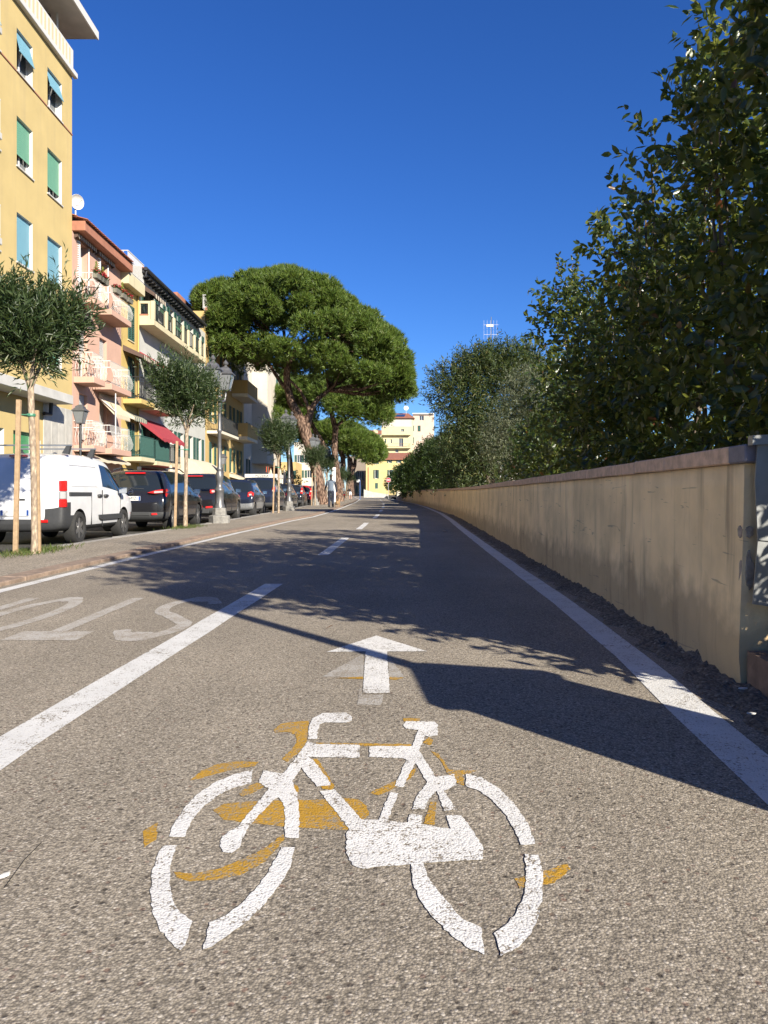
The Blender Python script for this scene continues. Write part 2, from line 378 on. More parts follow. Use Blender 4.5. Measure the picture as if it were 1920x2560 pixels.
WP = [
 [(122,790),(140,745),(175,690),(225,635),(290,590),(360,560),(435,542),(425,592),(360,610),(300,640),(250,680),(205,735),(180,792)],
 [(98,825),(75,870),(58,930),(53,1000),(60,1070),(85,1130),(120,1175),(165,1212),(182,1195),(195,1150),(210,1105),(165,1075),(138,1030),(125,970),(125,910),(135,865),(153,823)],
 [(248,1210),(262,1150),(270,1110),(330,1085),(390,1040),(440,990),(485,930),(520,870),(540,828),(587,830),(575,890),(550,945),(510,1000),(460,1060),(400,1115),(330,1165),(280,1200)],
 [(668,447),(828,450),(828,498),(640,495),(655,505),(720,590),(720,600),(670,605),(612,535),(578,585),(598,635),(605,700),(602,797),(550,793),(553,720),(545,665),(528,645),(515,650),(460,705),(415,760),(392,800),(385,830),(355,852),(322,848),(310,825),(320,790),(345,770),(375,755),(420,700),(492,612),(455,590),(472,544),(535,556),(545,556),(590,500),(620,460),(636,438)],
 [(637,428),(640,385),(655,350),(690,332),(780,330),(800,345),(800,360),(780,367),(700,366),(680,375),(672,400),(670,428)],
 [(864,455),(1022,455),(1045,395),(1000,390),(990,378),(1000,362),(1105,364),(1118,375),(1118,415),(1085,420),(1070,415),(1048,472),(1062,490),(1110,570),(1180,557),(1187,600),(1140,620),(1190,690),(1140,695),(1115,620),(1085,650),(1070,690),(1022,690),(1040,640),(1078,590),(1035,515),(990,608),(958,602),(1002,505),(990,500),(864,495)],
 [(680,622),(735,615),(836,727),(900,728),(940,625),(972,630),(932,731),(1008,738),(1015,705),(1060,712),(1056,746),(1165,762),(1150,712),(1205,712),(1255,780),(1285,830),(1285,875),(1065,889),(1085,945),(1125,1000),(1175,1060),(1225,1105),(1280,1130),(1285,1180),(1290,1230),(1240,1210),(1170,1160),(1110,1100),(1055,1030),(1025,960),(1018,893),(840,910),(800,895),(778,850),(780,775),(790,763)],
 [(1220,557),(1280,570),(1350,615),(1410,680),(1455,750),(1478,818),(1425,822),(1405,770),(1370,710),(1320,655),(1270,620),(1222,603)],
 [(1440,855),(1490,858),(1508,930),(1505,1010),(1490,1090),(1465,1150),(1420,1200),(1350,1235),(1340,1190),(1325,1150),(1380,1110),(1410,1070),(1440,1000),(1445,930)]]
poly_mark('bicycle_symbol', 'fresh white stencilled bicycle symbol on the cycle path', WP, M['white'], .0026)
YP = [
 [(510,395),(535,370),(600,362),(640,360),(634,430),(612,470),(560,512),(540,500),(580,462),(596,440),(590,410),(560,400),(515,405)],
 [(200,580),(240,545),(300,520),(380,508),(455,512),(440,528),(380,535),(300,555),(230,575)],
 [(285,690),(330,665),(440,658),(700,650),(760,645),(820,650),(855,675),(862,710),(840,724),(780,765),(640,757),(480,745),(320,725)],
 [(140,920),(200,925),(300,910),(400,870),(480,830),(545,780),(550,800),(480,880),(400,925),(300,950),(200,955),(150,940)],
 [(1090,470),(1120,480),(1160,540),(1262,545),(1210,560),(1215,600),(1190,590),(1150,550),(1130,510)],
 [(858,630),(920,600),(1000,560),(1040,530),(1030,560),(980,600),(900,635)],
 [(1400,945),(1450,930),(1600,890),(1610,910),(1550,960),(1420,980)],
 [(25,770),(80,735),(75,800),(30,830)], [(990,350),(1050,350),(1052,362),(990,362)],
 [(1065,740),(1090,660),(1112,660),(1105,745)], [(650,500),(672,500),(735,600),(730,618),(690,612)],
 [(380,630),(420,600),(470,580),(480,600),(430,630),(395,640)], [(668,440),(1020,446),(1020,455),(668,449)],
 [(1060,440),(1085,420),(1100,430),(1090,450)], [(575,590),(600,600),(602,630),(585,620)]]
poly_mark('old_bicycle_symbol', 'remains of an ochre yellow bicycle symbol under the white one', YP, M['ochre'], .0012)
poly_mark('direction_arrow', 'fresh white direction arrow ahead of the bicycle symbol', [[(705,105),(890,44),(1080,103),(930,103),(940,258),(840,258),(850,103)]], M['white'], .0026)
poly_mark('old_direction_arrow', 'faint ghost of an older arrow beside the white arrow', [[(690,195),(842,110),(842,200)], [(935,120),(995,197),(937,200)], [(828,240),(838,240),(838,262),(918,262),(908,300),(820,300)]], M['ghost'], .0012)
poly_mark('old_arrow_edge', 'thin ochre trace along the old arrow head', [[(735,202),(842,196),(842,205)], [(938,197),(992,200),(965,208),(938,206)]], M['ochre'], .0019)
# STOP for oncoming riders: letters drawn as strokes, read from the other side
def stroke_letters():
    def stroke(pts, wds):
        L = []; R = []
        for i, p in enumerate(pts):
            a = pts[max(i-1, 0)]; b = pts[min(i+1, len(pts)-1)]
            d = Vector((b[0]-a[0], b[1]-a[1])).normalized(); n = Vector((-d.y, d.x))
            L.append((p[0]+n.x*wds*.5, p[1]+n.y*wds*(.5 if abs(n.x) > .6 else 1.0))); R.append((p[0]-n.x*wds*.5, p[1]-n.y*wds*(.5 if abs(n.x) > .6 else 1.0)))
        return L, R
    def arc(cx, cy, rx, ry, a0, a1, n=14):
        return [(cx+rx*math.cos(rad(a0+(a1-a0)*i/n)), cy+ry*math.sin(rad(a0+(a1-a0)*i/n))) for i in range(n+1)]
    # letter box: width .36, height 1 (stretched later)
    return {
     'S': [arc(.18, .77, .15, .2, 20, 200, 12)+arc(.18, .27, .15, .23, 75, -160, 16)],
     'T': [[(0.0, .955), (.38, .955)], [(.19, .91), (.19, .0)]],
     'O': [arc(.18, .5, .155, .455, 90, 450, 30)],
     'P': [[(.03, 0), (.03, 1)], [(.03, .955), (.16, .955)]+arc(.17, .73, .15, .225, 90, -90, 12)+[(.03, .5)]]}, stroke
LT, STK = stroke_letters()
for ch, xo, lab in (('S', -1.27, 'first faded letter S of the upside-down STOP beside the centre dash'), ('T', -1.80, 'faded letter T of the upside-down STOP on the far lane'),
                    ('O', -2.34, 'faded letter O of the upside-down STOP at the left edge'), ('P', -2.84, 'last faded letter P of the upside-down STOP by the kerb line')):
    V = []; F = []
    for k, st in enumerate(LT[ch]):
        L, R = STK(st, .085); n0 = len(V)
        for (a, b), (c, d) in zip(L, R):
            V += [(xo-a*1.16, 6.25-b*1.75, .002+.0009*k), (xo-c*1.16, 6.25-d*1.75, .002+.0009*k)]
        F += [(n0+2*i, n0+2*i+1, n0+2*i+3, n0+2*i+2) for i in range(len(L)-1)]
    tag(np_mesh('painted_letter', V, F, M['faded']), lab, 'road marking')

# ------------------------------------------------------------------ low plastered wall on the right
WH, WT = .985, .24
b = NB('ochre_wall_plaster')
sepz = b.n('ShaderNodeSeparateXYZ'); b.t.links.new(b.tc, sepz.inputs[0])
base = b.mix(1.0, (.95, .71, .39), b.ramp(b.noise(2.2, detail=6), [(.3, .78), (.7, 1.1)]), 'MULTIPLY')
st = b.noise(9, vec=b.scale(1, 1, .1), detail=6, rough=.6); st2 = b.noise(3.2, vec=b.scale(1, 1, .16), detail=5)
runs = b.ramp(st, [(.52, 0.0), (.66, .55)]); runs = b.math('MULTIPLY', runs, b.ramp(st2, [(.38, .1), (.6, 1.0)]))
c = b.mix(runs, base, (.22, .165, .11))
spl = b.math('MULTIPLY', b.ramp(b.math('ADD', sepz.outputs[2], b.math('MULTIPLY', b.noise(5, detail=5), -.5)), [(-.16, .6), (.2, 0.0)]), 1.0)  # road splash near the ground
c = b.mix(spl, c, (.26, .19, .115))
top = b.ramp(b.math('ADD', sepz.outputs[2], b.math('MULTIPLY', b.noise(16, vec=b.scale(1, 1, .25), detail=4), .18)), [(1.0, 0.0), (1.055, .8)])  # dark uneven runs, denser towards the top of the wall
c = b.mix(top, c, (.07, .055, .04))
scf = b.ramp(b.noise(6, vec=b.scale(1.0, .25, 3.2), detail=3, dist=1.5), [(.66, 0.0), (.7, .5)]); c = b.mix(scf, c, (.2, .17, .14))
bn = b.bump(b.noise(120, detail=4), .35, .006); b.bump(b.noise(8, detail=3), .5, .02, bn)
M['wallplaster'] = b.done(c, .9, spec=.2)
M['bare'] = plain('bare_mortar', (.5, .4, .3), .95, var=.35, sc=30, bump=.8, bsc=60)
M['plinth'] = plain('brown_plinth_render', (.26, .17, .12), .9, var=.35, sc=14, bump=.5, bsc=70)
wroot = thing('plastered_wall', (WALL(3.28), 3.28, 0), 'low ochre plastered wall with terracotta coping along the cycle path', 'wall')
ofw = wroot.location.copy()
ys = [3.28+.12*i for i in range(60)]+[10.5+.5*i for i in range(60)]+[41+3*i for i in range(20)]
rr = random.Random(5); V = []; F = []; nz = 10
def wcol(y, i):
    t = i/nz; z = -.06+t*(WH+.06); bul = .012*math.sin(y*3.1+z*4)+.008*math.sin(y*8.7)
    rag = .016*rr.random() if i == 1 else 0
    return (WALL(y)+bul*(1-t)*.7-.02*(1-t)+rag, y, zr(y)+z)
for y in ys:
    for i in range(nz+1): V.append(wcol(y, i))
nn = nz+1
for j in range(len(ys)-1):
    for i in range(nz): k = j*nn+i; F.append((k, k+nn, k+nn+1, k+1))
nb = len(V)
for y in ys: V += [(WALL(y)+WT, y, zr(y)-.1), (WALL(y)+WT, y, zr(y)+WH)]
for j in range(len(ys)-1):
    k = nb+2*j; F.append((k, k+1, k+3, k+2)); F.append((j*nn+nz, (j+1)*nn+nz, k+3, k+1))
mbe = MB()
o = np_mesh('wall_body', [(x-ofw.x, y-ofw.y, z) for x, y, z in V], F, M['wallplaster'], wroot, smooth=True)
for i in range(nz):
    (xa, ya, za), (xb, yb, zb) = V[i], V[i+1]
    mbe.quad((xa, ya, za), (WALL(3.28)+WT, ya, za), (WALL(3.28)+WT, yb, zb), (xb, yb, zb))
mbe.build('wall_end', M['wallplaster'], wroot, off=ofw)
# two patches where the render has broken off the corner
def blob(name, c, ry, rz, mat, parent, off, seed, x, t=.006, axis='x'):
    rr = random.Random(seed); n = 16; pts = []
    for i in range(n):
        a = 2*math.pi*i/n; k = rr.uniform(.78, 1.15); pts.append((c[0]+ry*k*math.cos(a), c[1]+rz*k*math.sin(a)))
    mb = MB(); mb.prism(pts, axis, x-t, x+t*.5); return mb.build(name, mat, parent, off=off)
blob('broken_render', (1.574, .69), .017, .026, M['bare'], wroot, ofw, 1, 3.276, axis='y')
blob('broken_render', (1.574, .52), .016, .085, M['bare'], wroot, ofw, 2, 3.276, axis='y')
blob('broken_render', (3.305, .69), .022, .026, M['bare'], wroot, ofw, 3, WALL(3.3)-.004)
blob('broken_render', (3.295, .5), .014, .08, M['bare'], wroot, ofw, 4, WALL(3.3)-.006)
# coping stones one by one
cy = [3.22, 4.35, 5.0, 5.7, 6.55, 7.4, 8.3, 9.3]+[10.4+1.15*i for i in range(60)]
rr = random.Random(9)
for i in range(len(cy)-1):
    ya, yb = cy[i]+.004, cy[i+1]-.004; x0, x1 = WALL(ya)-.022, WALL(yb)-.022; w2 = WT+.05
    za, zb = zr(ya)+WH+rr.uniform(0, .006), zr(yb)+WH+rr.uniform(0, .006); h = .078
    for seg, mt, (p, q) in (((0, M['coping_slate'], (0, .16)), (1, M['coping'], (.16, 1))) if i == 0 else ((0, M['coping'], (0, 1)),)):
        yA, yB = ya+(yb-ya)*p, ya+(yb-ya)*q; xA, xB = WALL(yA)-.022, WALL(yB)-.022
        mb = MB(); mb.add([(xA, yA, za), (xA+w2, yA, za), (xB+w2, yB, zb), (xB, yB, zb), (xA, yA, za+h), (xA+w2, yA, za+h), (xB+w2, yB, zb+h), (xB, yB, zb+h)],
               [(0, 3, 2, 1), (4, 5, 6, 7), (0, 1, 5, 4), (1, 2, 6, 5), (2, 3, 7, 6), (3, 0, 4, 7)])
        mb.build('coping_stone', mt, wroot, bevel=.006, off=ofw)
# gate sill, gate leaf standing open, gate pillar and sign post just beside the viewer
mb = MB(); xs = [(WALL(y)-.005, y) for y in (1.95, 2.4, 2.85, 3.24)]
for (xa, ya), (xb, yb) in zip(xs[:-1], xs[1:]):
    mb.add([(xa, ya, -.05), (xa+.4, ya, -.05), (xb+.4, yb, -.05), (xb, yb, -.05), (xa, ya, .17), (xa+.4, ya, .17), (xb+.4, yb, .185), (xb, yb, .185)],
           [(0, 3, 2, 1), (4, 5, 6, 7), (0, 1, 5, 4), (1, 2, 6, 5), (2, 3, 7, 6), (3, 0, 4, 7)])
tag(mb.build('gate_sill', M['plinth'], None), 'brown rendered sill across the gateway at the wall end', 'sill')
gr = thing('metal_gate', (1.555, 3.2, 0), 'dull grey metal sheet gate leaf beside the wall end', 'gate')
mb = MB(); mb.prism([(-.004, .39), (.9, .27), (.9, 1.1), (.016, 1.06), (.006, .91), (.018, .66)], 'y', -.004, .004)
mb.build('lower_sheet', M['steel_sheet'], gr)
mb = MB(); mb.prism([(-.017, 1.058), (.9, 1.105), (.9, 1.15), (-.017, 1.098)], 'y', -.03, .012); mb.build('cap_rail', M['steel_sheet'], gr)
mb = MB(); mb.prism([(.016, .66), (.9, .58), (.9, .6), (.016, .672)], 'y', -.012, -.0045); mb.build('sheet_lap', M['steel_sheet'], gr)
for zz in (.45, .95):
    mb = MB(); mb.lathe([(.008, -.012), (.008, -.003)], 8, mx=Matrix.Translation((.06, 0, zz)) @ Matrix.Rotation(rad(90), 4, 'X')); mb.build('rivet', M['steel'], gr)
mb = MB(); mb.box(.3, .35, .01, .05, .1, 1.0); mb.build('gate_post', M['steel'], gr)
pr = thing('gate_pillar', (1.78, 1.62, 0), 'squat rendered gate pillar with a stone cap near the viewer', 'pillar')
mb = MB(); mb.box(-.26, .26, -.25, .25, -.1, .99); mb.build('shaft', M['wallplaster'], pr, bevel=.01)
mb = MB(); mb.lathe([(.42, .99), (.42, 1.05), (.06, 1.3)], 4); mb.build('cap', M['coping'], pr, bevel=.006)
sp = thing('sign_post', (2.15, 1.07, 0), 'grey sign post with a rectangular panel beside the gate pillar', 'sign post')
mb = MB(); mb.lathe([(.055, -.1), (.055, 3.45)], 10); mb.build('post', M['steel'], sp, smooth=True)
mb = MB(); mb.box(-.012, .012, .0, .68, 2.58, 3.42, mx=Matrix.Rotation(rad(-15), 4, 'Z')); mb.build('panel', M['steel_sheet'], sp)
# litter
def chip(name, label, px, py, l, wd, mat, cat, rz=0, h=.006):
    x, y = G(px, py); rr = random.Random(int(px)); pts = [(l*.5*math.cos(a)*rr.uniform(.8, 1.1), wd*.5*math.sin(a)*rr.uniform(.8, 1.1)) for a in [i*math.pi/4 for i in range(8)]]
    mb = MB(); mb.prism(pts, 'z', 0, h); o = mb.build(name, mat, None); o.location = (x, y, .012); o.rotation_euler = (rad(6), rad(4), rz); return tag(o, label, cat)
M['dryleaf'] = plain('dry_leaf', (.3, .13, .03), .8, var=.2)
chip('render_flake', 'largest white flake of paint lying at the foot of the wall end', 1857, 1752, .045, .02, M['whitepaint'], 'flake', .3, .004).location.z = .05
chip('render_flake', 'narrow white flake of paint nearest the gate sill', 1878, 1815, .04, .012, M['whitepaint'], 'flake', .1, .004).location.z = .045
chip('cigarette_end', 'white cigarette end in the crack at the left edge', 12, 2205, .026, .007, M['whitepaint'], 'litter', 1.0, .007)
chip('dropped_stone', 'small dark stone lying on the shaded lane', 1112, 1331, .1, .06, M['bare'], 'stone', 0, .03)
lf = MB(); lf.add([(0, 0, 0), (.03, .012, .018), (.06, 0, .03), (.03, -.014, .02)], [(0, 1, 2), (0, 2, 3)])
o = lf.build('fallen_leaf', M['dryleaf'], None); x, y = G(812, 1576); o.location = (x, y, .008); tag(o, 'curled brown leaf lying beside the white arrow', 'leaf')
M['crack'] = plain('crack_dirt', (.02, .018, .016), .95, var=0)
mb = MB(); pts = [G(a, b) for a, b in ((10, 2222), (40, 2180), (62, 2150), (82, 2130), (104, 2108))]
for i in range(len(pts)-1):
    (xa, ya), (xb, yb) = pts[i], pts[i+1]; mb.quad((xa-.001, ya, .002), (xa+.0015, ya, .002), (xb+.001, yb, .002), (xb-.001, yb, .002))
tag(mb.build('asphalt_crack', M['crack'], road), 'dark crack at the left edge of the asphalt')
# ------------------------------------------------------------------ foliage tools
def unit(a): return a/np.maximum(np.linalg.norm(a, axis=-1, keepdims=True), 1e-9)
BIGLEAF = (np.array([[0, 0, 0], [.38, 0, -.10], [.72, 0, -.05], [1, 0, -.12], [.30, .42, .06], [.68, .36, .05], [.30, -.42, .06], [.68, -.36, .05]]),
           np.array([[0, 4, 1, 1], [1, 4, 5, 2], [2, 5, 3, 3], [0, 1, 6, 6], [1, 2, 7, 6], [2, 3, 7, 7]]))
def leaf_mesh(name, P, D, L, W, mat, parent=None, big=False, rg=None, flat=.6, droop=0):
    """many single leaves as one foliage mesh: P base points, D directions"""
    N = len(P); D = unit(D); up = np.zeros((N, 3)); up[:, 2] = 1
    up = up*flat+rg.normal(0, .45, (N, 3)); Sd = unit(np.cross(D, up)); Nn = np.cross(Sd, D)
    L = (L*rg.uniform(.65, 1.2, N))[:, None, None]; Wd = (W*rg.uniform(.75, 1.2, N))[:, None, None]
    if big:
        T = BIGLEAF[0]; V = P[:, None]+D[:, None]*T[None, :, 0:1]*L+Sd[:, None]*T[None, :, 1:2]*Wd*2*.5/.42*.5+Nn[:, None]*T[None, :, 2:3]*L*.6
        tri = np.array([[0, 4, 1], [1, 4, 5], [1, 5, 2], [2, 5, 3], [0, 1, 6], [1, 7, 6], [1, 2, 7], [2, 3, 7]])
        F = (np.arange(N)[:, None, None]*8+tri[None]).reshape(-1, 3)
    else:
        T = np.array([[0, 0, 0], [.5, .5, .06], [.5, -.5, .06], [1, 0, -droop]])
        V = P[:, None]+D[:, None]*T[None, :, 0:1]*L+Sd[:, None]*T[None, :, 1:2]*Wd+Nn[:, None]*T[None, :, 2:3]*L
        tri = np.array([[0, 1, 3], [0, 3, 2]]); F = (np.arange(N)[:, None, None]*4+tri[None]).reshape(-1, 3)
    return np_mesh(name, V.reshape(-1, 3), F, mat, parent)
def twig_leaves(rg, cs, rs, n_twig, per, tw_len, shell=.45, up=.5, spread=.8, jit=.0):
    """leaf base points and directions on twigs spread through a union of ellipsoids"""
    cs = np.array(cs, float); rs = np.array(rs, float); vol = np.prod(rs, axis=1)**.75; vol /= vol.sum()
    k = rg.choice(len(cs), n_twig, p=vol); d = unit(rg.normal(0, 1, (n_twig, 3)))
    r = rg.random(n_twig)**shell; B = cs[k]+d*rs[k]*r[:, None]*(1+rg.normal(0, .06, (n_twig, 1)))
    # drop twigs deep inside another ellipsoid now and then so the shell carries most leaves
    td = unit(d*.9+np.array([0, 0, up])+rg.normal(0, .35, (n_twig, 3)))
    t = np.linspace(.1, 1, per)[None, :, None]
    P = B[:, None]+td[:, None]*t*tw_len*rg.uniform(.6, 1.2, (n_twig, 1, 1))
    D = td[:, None]*(1-spread*.5)+unit(rg.normal(0, 1, (n_twig, per, 3)))*spread
    P = P.reshape(-1, 3); D = D.reshape(-1, 3)
    return P, D
def stems(name, parent, mat, base, tops, r0, r1, rg, wob=.12):
    mb = MB()
    for tp in tops:
        b0 = Vector(base)+Vector((rg.uniform(-.05, .05), rg.uniform(-.05, .05), 0)); tp = Vector(tp); pts = []
        for i in range(6):
            f = i/5; p = b0.lerp(tp, f)+Vector((rg.uniform(-wob, wob), rg.uniform(-wob, wob), 0))*(f*(1-f)*2); pts.append(p)
        mb.tube(pts, [r0+(r1-r0)*i/5 for i in range(6)], 6)
    return mb.build(name, mat, parent, smooth=True)

M['photinia'] = leafmat('glossy_hedge_leaf', [(0, (.014, .028, .010)), (.35, (.024, .047, .012)), (.7, (.042, .07, .019)), (.9, (.075, .105, .03)), (.965, (.1, .1, .03)), (.988, (.13, .035, .02)), (1, (.1, .025, .015))], .3, .3, (.6, .66, .12), .42)
M['oleander'] = leafmat('oleander_leaf', [(0, (.02, .038, .014)), (.5, (.04, .068, .024)), (.9, (.075, .11, .04)), (1, (.12, .14, .06))], .42, .22, (.3, .42, .08))
M['tallole'] = leafmat('tall_oleander_leaf', [(0, (.025, .045, .016)), (.5, (.05, .08, .028)), (.88, (.09, .125, .045)), (1, (.2, .17, .06))], .45, .3, (.42, .5, .12))
M['olive'] = leafmat('olive_leaf', [(0, (.05, .065, .035)), (.5, (.11, .13, .075)), (.9, (.2, .22, .14)), (1, (.3, .29, .16))], .5, .25, (.4, .45, .15))
M['shrub'] = leafmat('shrub_leaf', [(0, (.015, .032, .01)), (.6, (.035, .065, .016)), (1, (.08, .12, .03))], .4, .3, (.35, .5, .08))
M['needle'] = leafmat('pine_needle', [(0, (.04, .078, .012)), (.5, (.085, .14, .02)), (.9, (.15, .215, .034)), (1, (.18, .19, .05))], .5, .18, (.3, .36, .06), .3)
M['grass'] = leafmat('grass_blade', [(0, (.05, .08, .015)), (.7, (.1, .14, .03)), (1, (.2, .18, .07))], .6, .3)
M['palebark'] = barkmat('pale_oleander_bark', (.2, .155, .115), (.34, .275, .2), (20, 20, 8), .4, .006)
M['bark'] = barkmat('shrub_bark', (.05, .04, .03), (.16, .13, .1), (14, 14, 3), .7, .01)
M['pinebark'] = barkmat('pine_bark', (.05, .032, .024), (.23, .155, .115), (7, 7, 2.0), 1.0, .06)

# ------------------------------------------------------------------ hedge shrubs behind the wall
hl = ['glossy-leaved hedge shrub behind the gateway, nearest the viewer', 'tall glossy-leaved hedge shrub at the gate end of the wall', 'second tall glossy-leaved hedge shrub from the gate end', 'third tall glossy-leaved hedge shrub from the gate end',
      'fourth tall glossy-leaved hedge shrub from the gate end', 'fifth glossy-leaved hedge shrub, the last before the dip in the hedge', 'slim glossy-leaved shrub past the dip in the hedge', 'low glossy-leaved shrub beside the silvery olive']
HEDGE = [  # y, height, half depth, centre x, length radius, twigs
 (3.05, 4.75, .6, 2.72, .72, 1500), (4.05, 5.05, .7, 2.64, .85, 680), (5.4, 4.4, .60, 2.66, .72, 520), (6.65, 4.0, .58, 2.68, .72, 470), (7.8, 3.8, .55, 2.70, .7, 420), (8.9, 3.5, .52, 2.74, .7, 380),
 (10.9, 4.05, .5, 2.80, .62, 380), (12.8, 3.2, .6, 2.95, .95, 360)]
for i, (y, H, hx, cx, ly, nt) in enumerate(HEDGE):
    rg = np.random.default_rng(100+i)
    root = thing('hedge_shrub', (cx, y, zr(y)+.25), hl[i], 'shrub', 'hedge shrubs behind the wall')
    cs = []; rs = []; z = .45
    while z < H-.35:
        f = (z-.3)/(H-.6); wv = 1-.35*max(0, f-.55)/.45
        if i == 6: wv = 1-.55*max(0, f-.3)/.7
        cs.append((rg.uniform(-.08, .08), rg.uniform(-.15, .15), z-.25)); rs.append((hx*wv*rg.uniform(.9, 1.12), ly*wv*rg.uniform(.9, 1.1), .42)); z += .42
    for _ in range(7):
        zz = rg.uniform(.8, H-.3); cs.append((rg.uniform(-hx, hx)*.9, rg.uniform(-ly, ly)*.9, zz-.25)); rs.append((.24, .3, .26))
    for _ in range(3): cs.append((rg.uniform(-.3, .2), rg.uniform(-.4, .4), H-.5)); rs.append((.16, .18, .34))
    if i == 0:
        for oz in (.3, .7, 1.1, 1.5): cs.append((-.15, -.35, oz)); rs.append((.5, .42, .42)); cs.append((-.3, -.6, oz)); rs.append((.32, .3, .4))  # unseen low foliage added to keep sun off the gate leaf and wall end
        for wy, wz in ((1.95, 2.15), (1.65, 2.75), (1.35, 3.35), (1.2, 3.9), (1.6, 3.5), (1.95, 2.9), (2.0, 3.6), (2.0, 4.3), (1.5, 4.3), (2.4, 2.4), (2.4, 3.2), (2.4, 4.0)): cs.append((rg.uniform(-.15, .1), wy-3.05, wz-.25)); rs.append((.45, .36, .36))
    P, D = twig_leaves(rg, cs, rs, int(nt*1.5), 11, .32, shell=.42, up=.45, spread=.95)
    wx = np.array([WALL(v) for v in P[:, 1]+y])+.3; keep = (P[:, 0]+cx > wx) | (P[:, 2]+.25 > 1.12); P = P[keep]; D = D[keep]
    D[:, 2] -= .12
    leaf_mesh('foliage', P, D, .1, .045, M['photinia'], root, big=True, rg=rg, flat=.5)
    stems('stem', root, M['bark'], (0, 0, -.3), [(rg.uniform(-.3, .3), rg.uniform(-.5, .5), H*rg.uniform(.7, .92)) for _ in range(5)], .03, .008, rg)
# tall oleander clump leaning over the wall, olive, and the shrubs beyond
def bush(name, loc, label, cat, cs, rs, nt, per, tw, L, W, mat, seed, group=None, up=.5, spread=.8, stemtops=6, r0=.05, shell=.45, flat=.4):
    rg = np.random.default_rng(seed); root = thing(name, loc, label, cat, group)
    P, D = twig_leaves(rg, cs, rs, nt, per, tw, shell=shell, up=up, spread=spread)
    leaf_mesh('foliage', P, D, L, W, mat, root, rg=rg, flat=flat, droop=.08)
    tops = [np.array(cs[k % len(cs)])*np.array([.8, .8, 1.0]) for k in range(stemtops)]
    stems('stem', root, M['bark'], (0, 0, -.3), [tuple(t) for t in tops], r0, r0*.25, rg, wob=.3)
    return root
bush('oleander_clump', (4.2, 28, .35), 'tall dark oleander clump rising above the hedge', 'shrub',
     [(-1.1, 0, 4.0), (-1.6, .2, 4.4), (-.4, 0, 4.9), (.4, 0, 5.0), (1.2, 0, 4.8), (-1.2, 0, 2.6), (0, -.3, 3.0), (1.2, 0, 3.0), (0, 0, 1.4), (2.2, 0, 4.2), (2.4, .2, 2.6), (-.9, .3, 5.2), (.9, 0, 5.45), (-.2, .2, 5.4)],
     [(1.0, 1, .9), (.95, 1, .9), (.9, 1, .8), (.9, 1, .8), (.95, 1, .8), (.9, 1, 1.0), (1.2, 1, 1.1), (1.1, 1, 1.1), (1.6, 1, 1.2), (.8, 1, .9), (.9, 1, 1.2), (.6, .8, .6), (.6, .8, .55), (.6, .8, .6)],
     6200, 9, .5, .17, .036, M['tallole'], 21, spread=.75, stemtops=9)
bush('olive_tree', (4.35, 22, .3), 'silvery grey-green olive between the hedge and the oleander clump', 'tree',
     [(-.5, 0, 2.6), (.3, 0, 3.0), (.0, 0, 3.7), (-.9, 0, 2.0), (.7, 0, 2.2), (-.4, -.2, 3.5), (.1, 0, 1.6)], [(.7, .7, .7), (.7, .7, .7), (.6, .6, .5), (.6, .6, .6), (.6, .6, .7), (.5, .5, .45), (.7, .6, .6)],
     2600, 10, .42, .085, .02, M['olive'], 22, up=.3, spread=.9, stemtops=5)
FS = [((3.6, 17, .3), 'leafy green shrub under the olive by the wall', [(0, 0, 1.2), (.2, .6, 1.7), (-.1, -.7, 1.3), (.5, 0, 2.1)], [(.75, .9, .8), (.6, .6, .6), (.6, .6, .6), (.5, .6, .5)], 620, .09, .04, 'shrub', 31),
      ((3.75, 34, .35), 'broad green shrub in front of the far hedge', [(0, 0, 1.5), (-.3, 0, 2.6), (.5, .5, 3.2), (0, 1.5, 2.2), (.2, -1.4, 1.8)], [(1.1, 1.4, 1.2), (.9, 1, .9), (.9, 1, .8), (.9, 1, 1.1), (.9, 1, .9)], 900, .14, .045, 'tallole', 32),
      ((3.85, 40, .35), 'dense green shrub half way along the far hedge', [(0, 0, 1.5), (-.2, 0, 2.7), (.4, 0, 3.4)], [(1.2, 1.8, 1.3), (1, 1.4, 1), (.8, 1, .8)], 850, .13, .045, 'shrub', 33),
      ((3.8, 47, .4), 'rounded dark shrub in the far hedge', [(0, 0, 1.6), (0, 0, 2.9), (-.3, 1, 3.3)], [(1.2, 2.2, 1.5), (1, 1.6, 1.1), (.8, 1.2, .8)], 900, .13, .05, 'shrub', 34),
      ((3.5, 55, .4), 'tall dark shrub toward the end of the hedge', [(0, 0, 1.8), (0, 0, 3.2), (-.4, 0, 3.6)], [(1.3, 2.6, 1.7), (1, 2, 1.1), (.7, 1.2, .7)], 900, .14, .06, 'shrub', 35),
      ((3.1, 65, .4), 'clipped dark shrub near the end of the wall', [(0, 0, 1.7), (-.1, 0, 3.0)], [(1.2, 3, 1.6), (1, 2.4, 1.1)], 900, .15, .07, 'shrub', 36),
      ((2.6, 76, .45), 'last dark shrub over the end of the wall', [(0, 0, 1.6), (0, 0, 2.9)], [(1.2, 3, 1.6), (.9, 2.4, 1.0)], 800, .16, .08, 'shrub', 37),
      ((2.9, 104, .7), 'round dark shrub behind the no-entry sign', [(-1.1, 0, 1.6), (-.2, 0, 2.6), (.9, 0, 2.4), (-.9, 0, 2.9), (1.6, 0, 1.6)], [(1.6, 1.6, 1.5), (1.5, 1.5, 1.5), (1.4, 1.4, 1.4), (1.0, 1.1, .9), (1.5, 1.5, 1.5)], 950, .2, .1, 'shrub', 38)]
for loc, lab, cs, rs, nt, L, W, mt, sd_ in FS:
    bush('garden_shrub', (loc[0], loc[1], zr(loc[1])+loc[2]-.1), lab, 'shrub', cs, rs, int(nt*2.4), 9, .4, L, W*1.1, M[mt], sd_, 'shrubs along the far hedge', spread=.9)

